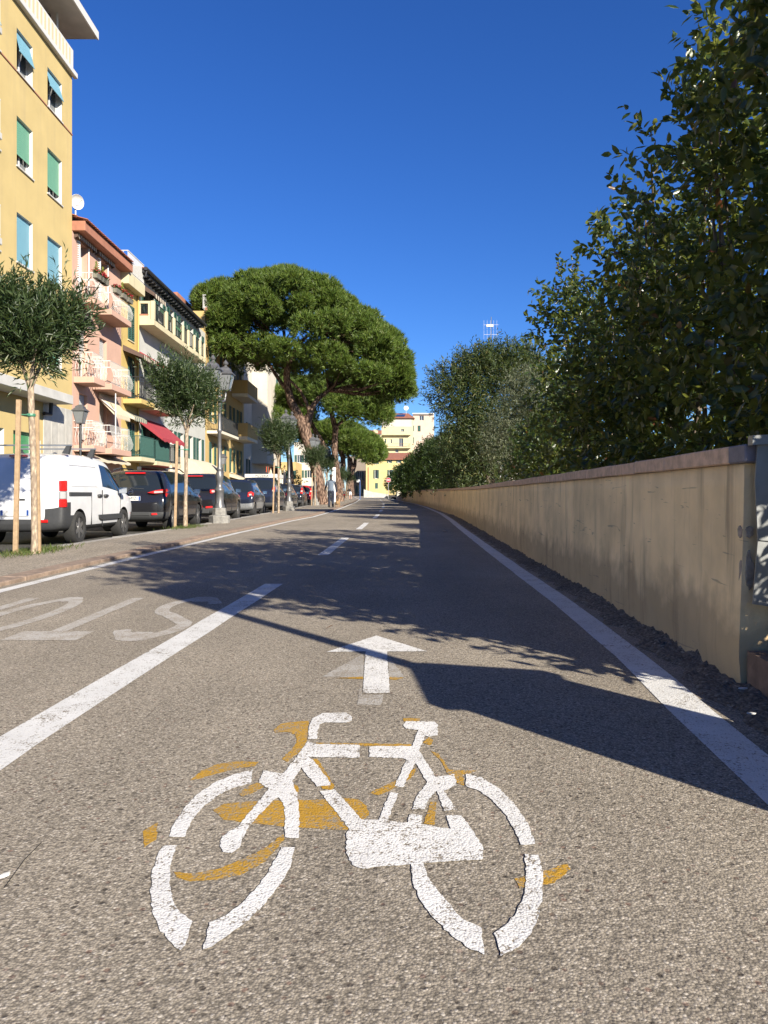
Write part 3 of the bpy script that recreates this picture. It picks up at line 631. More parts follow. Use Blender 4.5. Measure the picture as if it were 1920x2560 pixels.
# ------------------------------------------------------------------ young oleander standards with stakes
def standard(loc, label, H, R, trunk, seed, nt, stake=True, lean=(0, 0), z1=None):
    rg = np.random.default_rng(seed)
    root = thing('young_oleander_tree', loc, label, 'tree', 'young trees along the strip')
    lx, ly = lean; tz = trunk
    mb = MB(); mb.tube([(0, 0, -.15), (.01, 0, .2), (lx*.4+.015, ly*.4, tz*.5), (lx, ly, tz)], [.058, .047, .043, .045], 10)
    for a in range(5):
        t = a*1.256+.4; mb.tube([(lx, ly, tz-.12), (lx+.1*math.cos(t), ly+.1*math.sin(t), tz+.15), (lx+.32*R/.7*math.cos(t), ly+.32*R/.7*math.sin(t), tz+.55)], [.034, .026, .01], 6)
    mb.build('trunk', M['palebark'], root, smooth=True)
    hc = H-tz; cs = [(lx, ly, tz+hc*.5), (lx, ly, tz+hc*.25)]; rs = [(R*.7, R*.7, hc*.38), (R*.42, R*.42, hc*.25)]
    for a in range(9):
        t = a*.7+rg.uniform(-.2, .2); zz = tz+hc*rg.uniform(.32, .78); k = rg.uniform(.4, .72)*R
        cs.append((lx+k*math.cos(t*1.9), ly+k*math.sin(t*1.9), zz)); rs.append((R*.33, R*.33, hc*.22))
    P, D = twig_leaves(rg, cs, rs, int(nt*1.75), 12, .38, shell=.5, up=1.0, spread=.62)
    P2, D2 = twig_leaves(rg, cs[2:], rs[2:], int(nt*.3), 12, .62, shell=.3, up=1.6, spread=.6); P = np.concatenate([P, P2]); D = np.concatenate([D, D2])
    leaf_mesh('crown', P, D, .13, .023, M['oleander'], root, rg=rg, flat=.3, droop=.05)
    if stake:
        mb = MB(); mb.box(-.028, .028, -.028, .028, -.1, 2.12, mx=Matrix.Translation((-.2, -.12, 0)) @ Matrix.Rotation(rad(1.3), 4, 'Y')); mb.build('stake', M['stake'], root, bevel=.004)
        mb = MB(); mb.box(-.024, .024, -.024, .024, -.1, 2.0, mx=Matrix.Translation((.02, .11, 0)) @ Matrix.Rotation(rad(-.8), 4, 'Y')); mb.build('stake', M['stake'], root, bevel=.004)
        mb = MB(); mb.lathe([(.058, 1.9), (.062, 1.92), (.058, 1.94)], 12, c=(lx*.8, ly*.8, 0)); mb.tube([(-.17, -.1, 1.92), (lx*.8, ly*.8-.05, 1.92)], .008, 5); mb.build('tie', M['tie'], root)
    return root
OL = [(-4.86, 10.55, 'young oleander tree with two stakes beside the white van', 3.62, .68, 2.4, 620, (-.05, 0)), (-4.88, 18.6, 'young oleander tree between the second car and the near lamp', 3.95, .86, 2.45, 600, (.05, 0)),
      (-4.45, 32.0, 'young oleander tree just before the second street lamp', 3.9, .72, 2.3, 480, (0, 0)), (-4.55, 50, 'young oleander tree in front of the big pine trunk', 3.75, .72, 2.4, 380, (0, 0)),
      (-4.6, 61, 'young oleander tree to the right of the big pine trunk', 3.9, .8, 2.3, 320, (0, 0)), (-4.55, 80, 'small young oleander tree beyond the walking man', 3.4, .95, 1.9, 300, (0, 0)), (-4.4, 92, 'farthest young oleander tree near the parked scooter', 3.4, .95, 1.9, 260, (0, 0))]
for i, (x, y, lab, H, R, T, nt, ln) in enumerate(OL): standard((x, y, zr(y)+.035), lab, H, R, T, 50+i, nt, True, ln)
# grass round the first two trees
for i, (gx, gy, n, lab) in enumerate([(-4.98, 10.7, 900, 'scruffy grass round the foot of the tree by the van'), (-4.9, 18.8, 700, 'scruffy grass round the foot of the second tree')]):
    rg = np.random.default_rng(70+i); P = np.zeros((n, 3)); P[:, 0] = gx+rg.normal(0, .16, n); P[:, 1] = gy+rg.normal(0, .55, n); P[:, 2] = .03
    P[:, 0] = np.clip(P[:, 0], gx-.3, gx+.4); D = rg.normal(0, .6, (n, 3)); D[:, 2] = 1
    tag(leaf_mesh('grass', P, D, .085, .009, M['grass'], None, rg=rg), lab, 'grass', kind='stuff')

# ------------------------------------------------------------------ umbrella pines
def tufts(rg, P, D, L, Wd, k, mat, parent, name='needles'):
    N = len(P); D = unit(D)
    d = unit(D[:, None]*.95+rg.normal(0, .55, (N, k, 3))); s = unit(np.cross(d, rg.normal(0, 1, (N, k, 3))))
    b = P[:, None]; l = L*rg.uniform(.7, 1.2, (N, k, 1)); w = Wd
    V = np.stack([b-s*w, b+s*w, b+d*l], axis=2).reshape(-1, 3)
    F = np.arange(N*k*3).reshape(-1, 3)
    return np_mesh(name, V, F, mat, parent)
def pine(label, Y, top, bot, depth, limbs, seed, npuff, ntuft, k=8, pr=1.0, base=None, L=.34, W=.022):
    rg = np.random.default_rng(seed); sc = FPX/Y
    bx, by = base; bX = (bx-960)/sc; bz = zr(Y)+.02
    root = thing('umbrella_pine', (bX, Y, bz), label, 'tree', 'umbrella pines along the street')
    def loc(px, py, dy=0): p = AT(px, py, Y); return Vector((p.x-bX, dy, p.z-bz))
    tx = [p[0] for p in top]; tz = [p[1] for p in top]; ox = [p[0] for p in bot]; oz = [p[1] for p in bot]
    x0, x1 = tx[0], tx[-1]; cs = []; cr = []
    for i in range(npuff):
        u = rg.uniform(-1, 1); u = math.copysign(abs(u)**.85, u); px = (x0+x1)/2+u*(x1-x0)/2
        lim = math.sqrt(max(.03, 1-u*u*.9)); s = rg.uniform(-1, 1)*lim
        zt, zb = np.interp(px, tx, tz), np.interp(px, ox, oz)
        q = math.sqrt(max(0, 1-(s/max(lim, .01))**2)); edge = zb-.25*(zb-zt)
        r = pr*rg.uniform(.65, 1.35); rpx = r*sc*.72
        m = rg.random()
        if m < .58: py = edge-(edge-zt-rpx)*q*rg.uniform(.86, 1.0)+rg.uniform(-.2, .2)*rpx       # upper shell
        elif m < .80: py = zb-rpx*rg.uniform(.5, 1.3)-abs(1-q)*0+.0*zt                              # rim and underside
        else: py = zt+(zb-zt)*rg.uniform(.3, .75)                                                    # filling
        py = min(max(py, zt+rpx*.8), zb-rpx*.3)
        c = loc(px+(-math.copysign(rpx, u)*max(0, abs(u)-.85)/.15), py, s*depth); cs.append((c.x, c.y, c.z)); cr.append(r)
    cs = np.array(cs); cr = np.array(cr); kk = rg.integers(0, npuff, ntuft)
    d = unit(rg.normal(0, 1, (ntuft, 3))*np.array([1, 1, .8])+np.array([0, 0, .4]))
    P = cs[kk]+d*np.array([1, 1, .72])*cr[kk][:, None]*(rg.uniform(.86, 1.05, ntuft)[:, None])
    tufts(rg, P, d*.8+np.array([0, 0, .55]), L, W, k, M['needle'], root, 'crown')
    mb = MB()
    for pts in limbs:
        mb.tube([loc(px, py, dy) for px, py, dy, rr_ in pts], [rr_*.88 for *_, rr_ in pts], 10)
    # thin boughs reaching from the main limbs into the crown
    ends = [loc(*l[-1][:3]) for l in limbs]
    for i in range(0, npuff, 3):
        c = Vector(cs[i]); e = min(ends, key=lambda q: (q-c).length); m = e.lerp(c, .5)+Vector((0, 0, -.35))
        mb.tube([e, m, c], [.09*pr, .06*pr, .02], 5)
    mb.build('trunk', M['pinebark'], root, smooth=True)
    return root
f5 = lambda x, y: (560+x/3.318, 880+y/3.318)
pine('big umbrella pine with a leaning forked trunk and the largest crown', 55,
     [(499, 752), (518, 734), (557, 706), (613, 701), (644, 682), (676, 668), (732, 671), (770, 692), (802, 698), (837, 720), (872, 745), (931, 787), (969, 825), (983, 867), (1004, 906), (1031, 965)],
     [(499, 765), (522, 800), (540, 860), (570, 895), (620, 915), (680, 905), (760, 930), (860, 945), (940, 975), (970, 993), (1011, 997), (1031, 980)], 5.6,
     [[(*f5(830, 1275), 0, .62), (*f5(815, 1240), 0, .50), (*f5(775, 1020), 0, .44), (*f5(720, 820), 0, .42), (*f5(668, 640), 0, .50), (*f5(610, 510), 0, .36), (*f5(555, 410), 0, .33), (*f5(530, 300), 0, .31), (*f5(522, 190), -.2, .28), (*f5(560, 40), -.4, .24), (*f5(520, -30), -.6, .18)],
      [(*f5(680, 620), 0, .38), (*f5(705, 540), 0, .30), (*f5(730, 460), 0, .25), (*f5(780, 380), .3, .19), (*f5(860, 310), .7, .15)],
      [(*f5(712, 520), 0, .16), (*f5(690, 430), -.3, .14), (*f5(640, 330), -.6, .12), (*f5(560, 250), -1.2, .09)],
      [(*f5(545, 340), 0, .2), (*f5(470, 250), .3, .17), (*f5(400, 150), .8, .14), (*f5(330, 30), 1.2, .1)],
      [(*f5(560, 30), -.4, .18), (*f5(640, -60), -.8, .14), (*f5(760, -140), -1.5, .1)]],
     201, 300, 60000, 8, 1.02, base=f5(825, 1262), W=.026)
pine('second umbrella pine with a slim curved trunk behind the big one', 76,
     [(655, 1010), (690, 965), (760, 940), (840, 930), (900, 935), (940, 965), (965, 1000), (976, 1040)],
     [(655, 1060), (690, 1090), (760, 1060), (840, 1040), (900, 1058), (940, 1068), (976, 1050)], 5.5,
     [[(*f5(960, 1240), 0, .55), (*f5(950, 1100), 0, .4), (*f5(930, 950), 0, .36), (*f5(915, 800), 0, .35), (*f5(925, 640), 0, .34), (*f5(900, 540), 0, .28), (*f5(875, 440), 0, .24), (*f5(890, 340), 0, .2)],
      [(*f5(925, 620), 0, .2), (*f5(990, 570), 0, .16), (*f5(1060, 520), 0, .12)],
      [(*f5(955, 1130), 0, .4), (*f5(890, 900), .5, .36), (*f5(800, 730), .5, .3), (*f5(730, 610), .5, .26), (*f5(690, 480), .5, .2)]],
     202, 130, 17000, 7, 1.15, base=f5(955, 1230), L=.42, W=.03)
pine('third umbrella pine with a swan-necked reddish trunk', 92,
     [(760, 1075), (800, 1050), (850, 1045), (890, 1060), (930, 1085), (950, 1110), (956, 1135)],
     [(760, 1110), (800, 1120), (850, 1130), (890, 1140), (925, 1160), (950, 1150), (956, 1138)], 4.8,
     [[(*f5(985, 1215), 0, .5), (*f5(968, 1050), 0, .38), (*f5(990, 940), 0, .36), (*f5(985, 870), 0, .34), (*f5(950, 800), 0, .3), (*f5(935, 700), 0, .25)]],
     203, 90, 10500, 7, 1.15, base=f5(985, 1212), L=.45, W=.036)
pine('far low umbrella pine with a stout trunk before the grey house', 112,
     [(845, 1095), (880, 1078), (920, 1083), (945, 1105), (955, 1130)], [(845, 1135), (880, 1146), (915, 1158), (940, 1156), (955, 1140)], 4.5,
     [[(*f5(1045, 1190), 0, .8), (*f5(1045, 1060), 0, .6), (*f5(1055, 960), 0, .55), (*f5(1040, 880), 0, .4)], [(*f5(1050, 1040), 0, .4), (*f5(1085, 940), 0, .3), (*f5(1090, 880), 0, .25)]],
     204, 55, 6500, 7, 1.2, base=f5(1045, 1195), L=.5, W=.045)
pine('dark umbrella pine on the left behind the lamp heads', 84,
     [(640, 960), (660, 920), (700, 905), (740, 925), (770, 980)], [(640, 1060), (660, 1095), (700, 1120), (740, 1110), (770, 1060)], 4.0,
     [[(*f5(560, 1200), 0, .45), (*f5(545, 900), 0, .35), (*f5(500, 600), 0, .3), (*f5(480, 400), 0, .2)]], 205, 75, 9000, 7, 1.15, base=f5(560, 1195), L=.44, W=.034)
bush('street_bush', (-14.0, 86, .2), 'round leafy bush beside the red house at street level', 'shrub', [(0, 0, 1.6), (1.6, 0, 2.4), (-1.4, 0, 2.6), (.4, 0, 3.8), (3.2, 0, 1.8)], [(1.8, 1.8, 1.6), (1.6, 1.6, 1.6), (1.5, 1.5, 1.5), (1.5, 1.5, 1.4), (1.6, 1.6, 1.4)], 900, 9, .5, .24, .1, M['shrub'], 41)
# ------------------------------------------------------------------ buildings
# local axes of every building: x along the facade, -y out towards the street, z up
class Bld:
    def __init__(s, name, label, loc, W, D, H, mat, rz=rad(90), z0=-.4):
        s.r = thing(name, loc, label, 'building', None, rz); s.W, s.D, s.H, s.mat, s.z0 = W, D, H, mat, z0; s.op = []
    def hole(s, u0, u1, z0, z1, dep=.22): s.op.append((u0, u1, z0, z1, dep))
    def finish(s, reveal=None):
        us = sorted({0, s.W, *[o[0] for o in s.op], *[o[1] for o in s.op]}); zs = sorted({s.z0, s.H, *[o[2] for o in s.op], *[o[3] for o in s.op]})
        mb = MB()
        for i in range(len(us)-1):
            for j in range(len(zs)-1):
                cu, cz = (us[i]+us[i+1])/2, (zs[j]+zs[j+1])/2
                if any(o[0] < cu < o[1] and o[2] < cz < o[3] for o in s.op): continue
                mb.quad((us[i], 0, zs[j]), (us[i+1], 0, zs[j]), (us[i+1], 0, zs[j+1]), (us[i], 0, zs[j+1]))
        mr = 1 if reveal else 0
        for u0, u1, z0, z1, d in s.op:
            mb.quad((u0, 0, z0), (u0, d, z0), (u0, d, z1), (u0, 0, z1), mr); mb.quad((u1, 0, z0), (u1, 0, z1), (u1, d, z1), (u1, d, z0), mr)
            mb.quad((u0, 0, z1), (u0, d, z1), (u1, d, z1), (u1, 0, z1), mr); mb.quad((u0, 0, z0), (u1, 0, z0), (u1, d, z0), (u0, d, z0), mr)
            mb.quad((u0, d, z0), (u1, d, z0), (u1, d, z1), (u0, d, z1), mr)
        W, D, H, z = s.W, s.D, s.H, s.z0
        mb.quad((0, 0, z), (0, 0, H), (0, D, H), (0, D, z)); mb.quad((W, 0, z), (W, D, z), (W, D, H), (W, 0, H)); mb.quad((0, D, z), (0, D, H), (W, D, H), (W, D, z)); mb.quad((0, 0, H), (W, 0, H), (W, D, H), (0, D, H))
        return mb.build('wall', [s.mat] + ([reveal] if reveal else []), s.r)
    def box(s, name, u0, u1, y0, y1, z0, z1, mat, bevel=0, parent=None): 
        mb = MB(); mb.box(u0, u1, y0, y1, z0, z1); return mb.build(name, mat, parent or s.r, bevel=bevel)
    def window(s, u0, u1, z0, z1, dep=.22, frame=None, sill=None, style='casement', blind=None, down=.5, tilt=0, hole=True):
        """opening with frame, panes, sill and a roller blind or shutters"""
        if hole: s.hole(u0, u1, z0, z1, dep)
        fm = frame or M['whitepaint']; y = dep-.07; t = .06; mid = (u0+u1)/2
        mb = MB()
        mb.box(u0+.002, u0+t, y, y+.05, z0+.002, z1-.002); mb.box(u1-t, u1-.002, y, y+.05, z0+.002, z1-.002); mb.box(u0+t, u1-t, y, y+.05, z1-t, z1-.002); mb.box(u0+t, u1-t, y, y+.05, z0+.002, z0+t)
        if u1-u0 > .7: mb.box(mid-.035, mid+.035, y-.004, y+.05, z0+t, z1-t)
        w_ = mb.build('window', fm, s.r)
        for a, b in (((u0+t, mid-.035), (mid+.035, u1-t)) if u1-u0 > .7 else ((u0+t, u1-t),)):
            m2 = MB(); m2.box(a, b, y+.02, y+.028, z0+t, z1-t); m2.build('pane', M['glass'], w_)
        if sill: m2 = MB(); m2.box(u0-.05, u1+.05, -.05, dep-.08, z0-.05, z0-.001); m2.build('sill', sill, w_)
        if blind:
            m2 = MB(); zb = z1-(z1-z0)*down; n = max(4, int((z1-zb)/.075)); yy = y-.09
            for i in range(n):
                za, zc = zb+(z1-zb)*i/n, zb+(z1-zb)*(i+1)/n
                o0 = -tilt*(1-(i/n)); o1 = -tilt*(1-((i+1)/n))
                m2.add([(u0+.03, yy+o0, za), (u1-.03, yy+o0, za), (u1-.03, yy+o1-.008, zc-.012), (u0+.03, yy+o1-.008, zc-.012), (u1-.03, yy+o1+.006, zc), (u0+.03, yy+o1+.006, zc)], [(0, 1, 2, 3), (3, 2, 4, 5)])
            m2.box(u0+.03, u1-.03, yy-tilt-.012, yy-tilt+.012, zb-.03, zb)
            m2.build('roller_blind', blind, w_)
        return w_
    def shutter(s, u0, u1, z0, z1, mat, y=-.05, ang=0, hinge=None, parent=None):
        """louvred shutter leaf, swung by ang about its hinge edge"""
        mb = MB(); w = u1-u0; t = .045; bw = .055
        mx = Matrix.Identity(4)
        if ang: hx = u0 if hinge == 'l' else u1; mx = Matrix.Translation((hx, y, 0)) @ Matrix.Rotation(ang, 4, 'Z') @ Matrix.Translation((-hx, -y, 0))
        for a in ((u0, u0+bw, z0, z1), (u1-bw, u1, z0, z1), (u0+bw, u1-bw, z0, z0+bw), (u0+bw, u1-bw, z1-bw, z1), (u0+bw, u1-bw, (z0+z1)/2-.03, (z0+z1)/2+.03)):
            mb.box(a[0], a[1], y-t/2, y+t/2, a[2], a[3], mx=mx)
        n = max(4, int((z1-z0)/.09))
        for i in range(n):
            zz = z0+bw+(z1-z0-2*bw)*(i+.5)/n
            mb.add([mx @ Vector(v) for v in ((u0+bw, y-.018, zz-.03), (u1-bw, y-.018, zz-.03), (u1-bw, y+.016, zz+.03), (u0+bw, y+.016, zz+.03))], [(0, 1, 2, 3)])
        return mb.build('shutter', mat, parent or s.r)
    def slab(s, name, u0, u1, d, z0, z1, mat): return s.box(name, u0, u1, -d, .0, z0, z1, mat, .012)
    def belly_rail(s, u0, u1, d, z, mat, h=.95, parent=None):
        """bellied wire railing round a balcony"""
        mb = MB(); prof = [(0, .0), (.13, .12), (.17, .3), (.1, .52), (.01, .7), (0, h)]
        def bar(px, py, nx, ny): mb.tube([(px+nx*o, py+ny*o, z+q) for o, q in prof], .0075, 4, cap=False)
        n = int((u1-u0)/.12)
        for i in range(n+1): bar(u0+(u1-u0)*i/n, -d, 0, -1)
        for i in range(1, int(d/.12)):
            bar(u0, -i*.12, -1, 0); bar(u1, -i*.12, 1, 0)
        for zz, o in ((h, 0), (.68, .015)):
            mb.tube([(u0-o, 0, z+zz), (u0-o, -d-o, z+zz), (u1+o, -d-o, z+zz), (u1+o, 0, z+zz)], .018, 4)
        r = mb.build('railing', mat, parent or s.r); return r
    def bar_rail(s, u0, u1, d, z, mat, h=1.0, step=.11, parent=None):
        mb = MB(); n = max(1, int((u1-u0)/step))
        for i in range(n+1): mb.box(u0+(u1-u0)*i/n-.009, u0+(u1-u0)*i/n+.009, -d-.009, -d+.009, z, z+h)
        for i in range(1, int(d/step)):
            for uu in (u0, u1): mb.box(uu-.009, uu+.009, -i*step-.009, -i*step+.009, z, z+h)
        for zz in (z+h, z+.08):
            mb.box(u0-.02, u1+.02, -d-.02, -d+.02, zz, zz+.035); mb.box(u0-.018, u0+.018, -d+.02, 0, zz, zz+.035); mb.box(u1-.018, u1+.018, -d+.02, 0, zz, zz+.035)
        return mb.build('railing', mat, parent or s.r)
    def awning(s, u0, u1, z1, out, drop, mats, stripes=8, val=.22, y=0.0):
        """pitched awning cloth with a scalloped valance, striped by strips of cloth"""
        mb = MB()
        for i in range(stripes):
            a, b = u0+(u1-u0)*i/stripes, u0+(u1-u0)*(i+1)/stripes; m = i % len(mats)
            mb.quad((a, y, z1), (b, y, z1), (b, y-out, z1-drop), (a, y-out, z1-drop), m)
            mb.add([(a, y-out, z1-drop), (b, y-out, z1-drop), (b, y-out-.01, z1-drop-val*.7), ((a+b)/2, y-out-.01, z1-drop-val), (a, y-out-.01, z1-drop-val*.7)], [(0, 1, 2, 3, 4)], m)
        for uu in (u0, u1): mb.add([(uu, y, z1), (uu, y-out, z1-drop), (uu, y-out, z1-drop-val*.7), (uu, y, z1-.25)], [(0, 1, 2, 3)], 0)
        return mb.build('awning', mats, s.r)
def roof_tiles(b, u0, u1, y0, y1, z0, z1, mat, pitch=.21, rows=10, name='roof'):
    """pantiled slope rising away from the street: cover tiles row by row"""
    mb = MB(); n = int((u1-u0)/pitch)
    mb.quad((u0, y0, z0-.03), (u1, y0, z0-.03), (u1, y1, z1-.03), (u0, y1, z1-.03))
    for j in range(rows):
        ya, yb = y0+(y1-y0)*j/rows, y0+(y1-y0)*(j+1)/rows+.04; za, zb = z0+(z1-z0)*j/rows+.03, z0+(z1-z0)*(j+1)/rows+.012
        for i in range(n):
            u = u0+(i+.5)*pitch; r = pitch*.42
            vs = [(u+r*c, ya, za+r*s_*.6) for c, s_ in ((-1, 0), (-.5, .87), (.5, .87), (1, 0))]+[(u+r*.85*c, yb, zb+r*.85*s_*.6) for c, s_ in ((-1, 0), (-.5, .87), (.5, .87), (1, 0))]
            mb.add(vs, [(0, 1, 5, 4), (1, 2, 6, 5), (2, 3, 7, 6), (0, 3, 2, 1)])
    o = mb.build(name, mat, b.r); o['kind'] = 'stuff'; return o
def planter(b, u, z, seed, n=1, y=-.98, label='', tall=True):
    rg = np.random.default_rng(seed)
    wp = b.r.matrix_world if False else (Matrix.Translation(b.r.location) @ Matrix.Rotation(b.r.rotation_euler.z, 4, 'Z'))
    p = wp @ Vector((u, y, z)); root = thing('flower_box', p, label, 'planter', 'flower boxes on the pink house', b.r.rotation_euler.z)
    mb = MB(); mb.prism([(-.09, 0), (.09, 0), (.12, .18), (-.12, .18)], 'x', -.28, .28); mb.build('trough', M['trough'], root)
    N = 130; P = rg.uniform(-1, 1, (N, 3))*np.array([.27, .1, .06])+np.array([0, 0, .2]); D = rg.normal(0, .6, (N, 3)); D[:, 2] += .8
    leaf_mesh('leaves', P, D, .13, .05, M['shrub'], root, rg=rg)
    N = 90; P = rg.uniform(-1, 1, (N, 3))*np.array([.27, .13, .07])+np.array([0, -.02, .3]); D = rg.normal(0, 1, (N, 3))
    leaf_mesh('flowers', P, D, .07, .07, M['redflower'], root, rg=rg)
    if tall:
        N = 160; t = rg.random(N); P = np.stack([rg.normal(0, 1, N)*.07*(1-t)-.12, rg.normal(0, 1, N)*.07*(1-t), .2+t*.42], 1); D = rg.normal(0, .3, (N, 3)); D[:, 2] += 1
        leaf_mesh('dwarf_conifer', P, D, .1, .02, M['conifer'], root, rg=rg)
M['trough'] = plain('stone_trough', (.2, .19, .15), .9, var=.3, sc=20)
M['redflower'] = leafmat('red_petal', [(0, (.2, .01, .015)), (.7, (.4, .02, .03)), (1, (.5, .08, .1))], .5, .2, (.6, .05, .05))
M['conifer'] = leafmat('dwarf_conifer_leaf', [(0, (.12, .16, .02)), (1, (.28, .3, .05))], .5, .2)
M['yellow'] = plaster('yellow_facade', (.56, .435, .2), .25)
M['pink'] = plaster('pink_facade', (.58, .37, .285), .14)
M['ochrey'] = plaster('ochre_facade', (.56, .41, .15), .2)
M['paley'] = plaster('pale_yellow_facade', (.62, .55, .36), .35)
M['whitef'] = plaster('white_facade', (.5, .5, .465), .35, (.3, .3, .28))
M['orange'] = plaster('orange_facade', (.56, .4, .17), .2)
M['creamf'] = plaster('cream_facade', (.62, .575, .49), .12)
M['redf'] = plaster('red_facade', (.50, .10, .06), .15)
M['terr'] = plain('terracotta_fascia', (.40, .17, .105), .85, var=.2, sc=3)
M['tile'] = plain('roof_tile', (.30, .105, .055), .9, var=.45, sc=7, bump=.3)
M['bluebl'] = plain('blue_roller_blind', (.20, .42, .52), .5, var=.06)
M['greenbl'] = plain('green_roller_blind', (.17, .40, .26), .5, var=.06)
M['dgreen'] = plain('deep_green_roller', (.06, .27, .11), .5, var=.1)
M['greybl'] = plain('grey_roller_blind', (.5, .5, .48), .5, var=.06)
M['brown'] = plain('brown_awning_cloth', (.11, .07, .055), .85, var=.1)
M['cream'] = plain('cream_awning_cloth', (.6, .53, .40), .85, var=.08)
M['redaw'] = plain('red_awning_cloth', (.34, .035, .05), .85, var=.12)
M['greenaw'] = plain('green_awning_cloth', (.05, .15, .07), .85, var=.1)
M['gutter'] = plain('dark_gutter', (.035, .035, .04), .5, var=.1)
M['stripe'] = plain('cream_stripe', (.62, .50, .33), .8, var=.05)
M['teal'] = plain('teal_netting', (.03, .10, .085), .8, var=.35, sc=25)
FX = -12.0
def FU(px, X=FX): return FPX*(-X)/(960-px)           # distance along the street of a facade point seen at column px
def FZ(px, py, X=FX): return CAMH+(HZ-py)*(-X)/(960-px)

# A: tall yellow block
A0 = 13.0
b = Bld('yellow_apartment_block', 'tall yellow apartment block with blue and green roller blinds', (FX, A0, 0), 29.23-A0, 11, 17.0, M['yellow'])
cols = [(24.83, 25.95), (27.1, 28.3), (22.7, 23.7), (18.3, 19.3), (15.4, 16.5)]
for ci, (ya, yb) in enumerate(cols):
    for ri, (zt, zs) in enumerate([(16.12, 14.72), (13.25, 11.62), (10.1, 8.48), (7.0, 5.4)]):
        mat = [M['bluebl'], M['greenbl'], M['bluebl'], M['greenbl']][ri]; dn = [.52, .70, 1.0, .8][ri] if ci == 0 else [.45, .78, .98, .8][ri]
        b.window(ya-A0, yb-A0, zs, zt, .26, sill=M['concrete'], blind=mat, down=min(dn, .97), tilt=.18 if ri == 0 else 0)
for ya, yb in ((24.6, 26.0), (22.4, 24.0), (19.5, 21), (16, 17.5)):
    b.window(ya-A0, yb-A0, .3, 2.95, .3, blind=M['dgreen'], down=.97)
b.window(26.1-A0, 26.55-A0, .3, 2.75, .3, blind=M['dgreen'], down=.97)
b.finish(M['whitepaint'])
b.box('string_course', 0, 29.23-A0, -.03, .0, 14.66, 14.7, M['terr'])
b.slab('canopy_slab', 0, 27.4-A0, .8, 4.1, 4.42, M['concrete'])
for i in range(12):
    u = 29.23-A0-.02-(i+1)*.62
    if not any(y0-A0-.02 < u+.61 and u < y1-A0+.02 for y0, y1 in ((24.6, 26.0), (22.4, 24.0), (26.1, 26.55))): b.box('cladding_panel', u, u+.605, -.035, -.002, -.3, 4.09, M['marble'], .006)
b.box('cornice', 0, 29.4-A0, -.16, .0, 16.92, 17.12, M['whitepaint'], .015)
par = b.box('parapet', 0, 29.25-A0, -.04, .08, 17.12, 17.95, M['whitepaint'])
for i in range(48):
    u = 29.25-A0-.12-(i+1)*.3
    if u > 0: b.box('stripe_panel', u, u+.15, -.052, -.041, 17.2, 17.86, M['stripe'], parent=par)
b.box('penthouse_wall', 0, 29.23-A0-1.4, 2.4, 9, 17.0, 18.95, M['creamf'])
b.box('roof_slab', -.5, 30.2-A0, -.6, 10, 18.95, 19.18, M['concrete']); b.box('roof_edge', -.5, 30.22-A0, -.66, -.6, 18.93, 19.24, M['whitepaint'])
mb = MB(); mb.tube([(28.6-A0, .3, 17.2), (28.6-A0, .3, 18.95)], .045, 8); mb.build('roof_post', M['whitepaint'], b.r, smooth=True)
mb = MB(); mb.tube([(27.0-A0, 1.9, 17.2), (27.0-A0, 1.9, 18.2), (27.3-A0, 1.5, 18.35), (28.4-A0, .7, 18.4), (28.6-A0, .6, 18.9)], .07, 8); mb.build('drain_pipe', M['gutter'], b.r, smooth=True)
mb = MB(); mb.tube([(26.6-A0, -.1, 3.7), (26.9-A0, -.2, 3.7), (26.95-A0, -.2, 4.1)], .07, 8); mb.build('drain_pipe', M['gutter'], b.r, smooth=True)
for zf in (5.1, 8.2, 11.3, 14.4):
    b.slab('balcony', 19.6-A0, 22.4-A0, .75, zf, zf+.2, M['concrete']); b.bar_rail(19.65-A0, 22.35-A0, .7, zf+.2, M['whitepaint'], .95)

# B: pink house with bellied balconies
B0, B1 = 29.26, 34.7
b = Bld('pink_house', 'narrow pink house with white bellied balcony railings and tiled roof', (FX, B0, 0), B1-B0, 10, 11.05, M['pink'])
U = lambda y: y-B0
BZ = (2.65, 5.3, 8.38)
for k, zf in enumerate(BZ):
    for j, (ya, yb) in enumerate(((29.35, 30.55), (31.25, 33.7))):
        top = k == 2
        da, db = ((29.9, 30.75), (32.05, 32.9))[j]
        b.window(U(da), U(db), zf+.14, zf+(2.45 if top else 2.2), .3, blind=None if top else M['greybl'], down=.4 if k == 1 else .85)
        if top:
            b.shutter(U(da)-.02-.46, U(da)-.02, zf+.16, zf+2.43, M['whitepaint'], ang=rad(-25), hinge='r'); b.shutter(U(db)+.02, U(db)+.48, zf+.16, zf+2.43, M['whitepaint'], ang=rad(18), hinge='l')
            b.awning(U(da)-.5, U(db)+.55, zf+2.66, .16, .05, [M['brown'], M['cream']], 18, .2)
        s_ = b.slab('balcony', U(ya), U(yb), .8, zf-.12, zf+.12, M['pink'])
        b.belly_rail(U(ya)+.05, U(yb)-.05, .72, zf+.12, M['whitepaint'])
b.window(U(30.2), U(31.0), .0, 2.2, .3, frame=M['green_sh'])
b.finish()
b.box('eave', -.02, U(B1)+.12, -.5, .3, 11.02, 11.4, M['terr'], .02)
roof_tiles(b, -.02, U(B1)+.12, -.58, 3.6, 11.42, 12.86, M['tile'])
b.box('roof_gable', 0, U(B1), .32, 9.9, 11.06, 11.42, M['pink'])
mb = MB(); mb.lathe([(.02, 0), (.2, .03), (.38, .12), (.45, .2), (.44, .21), (.36, .135), (.2, .05), (.0, .03)], 20, mx=Matrix.Translation((U(30.5), .38, 12.6)) @ Matrix.Rotation(rad(105), 4, 'X') @ Matrix.Rotation(rad(-35), 4, 'Y') @ Matrix.Diagonal((.66, .66, .66, 1)), cap=False)
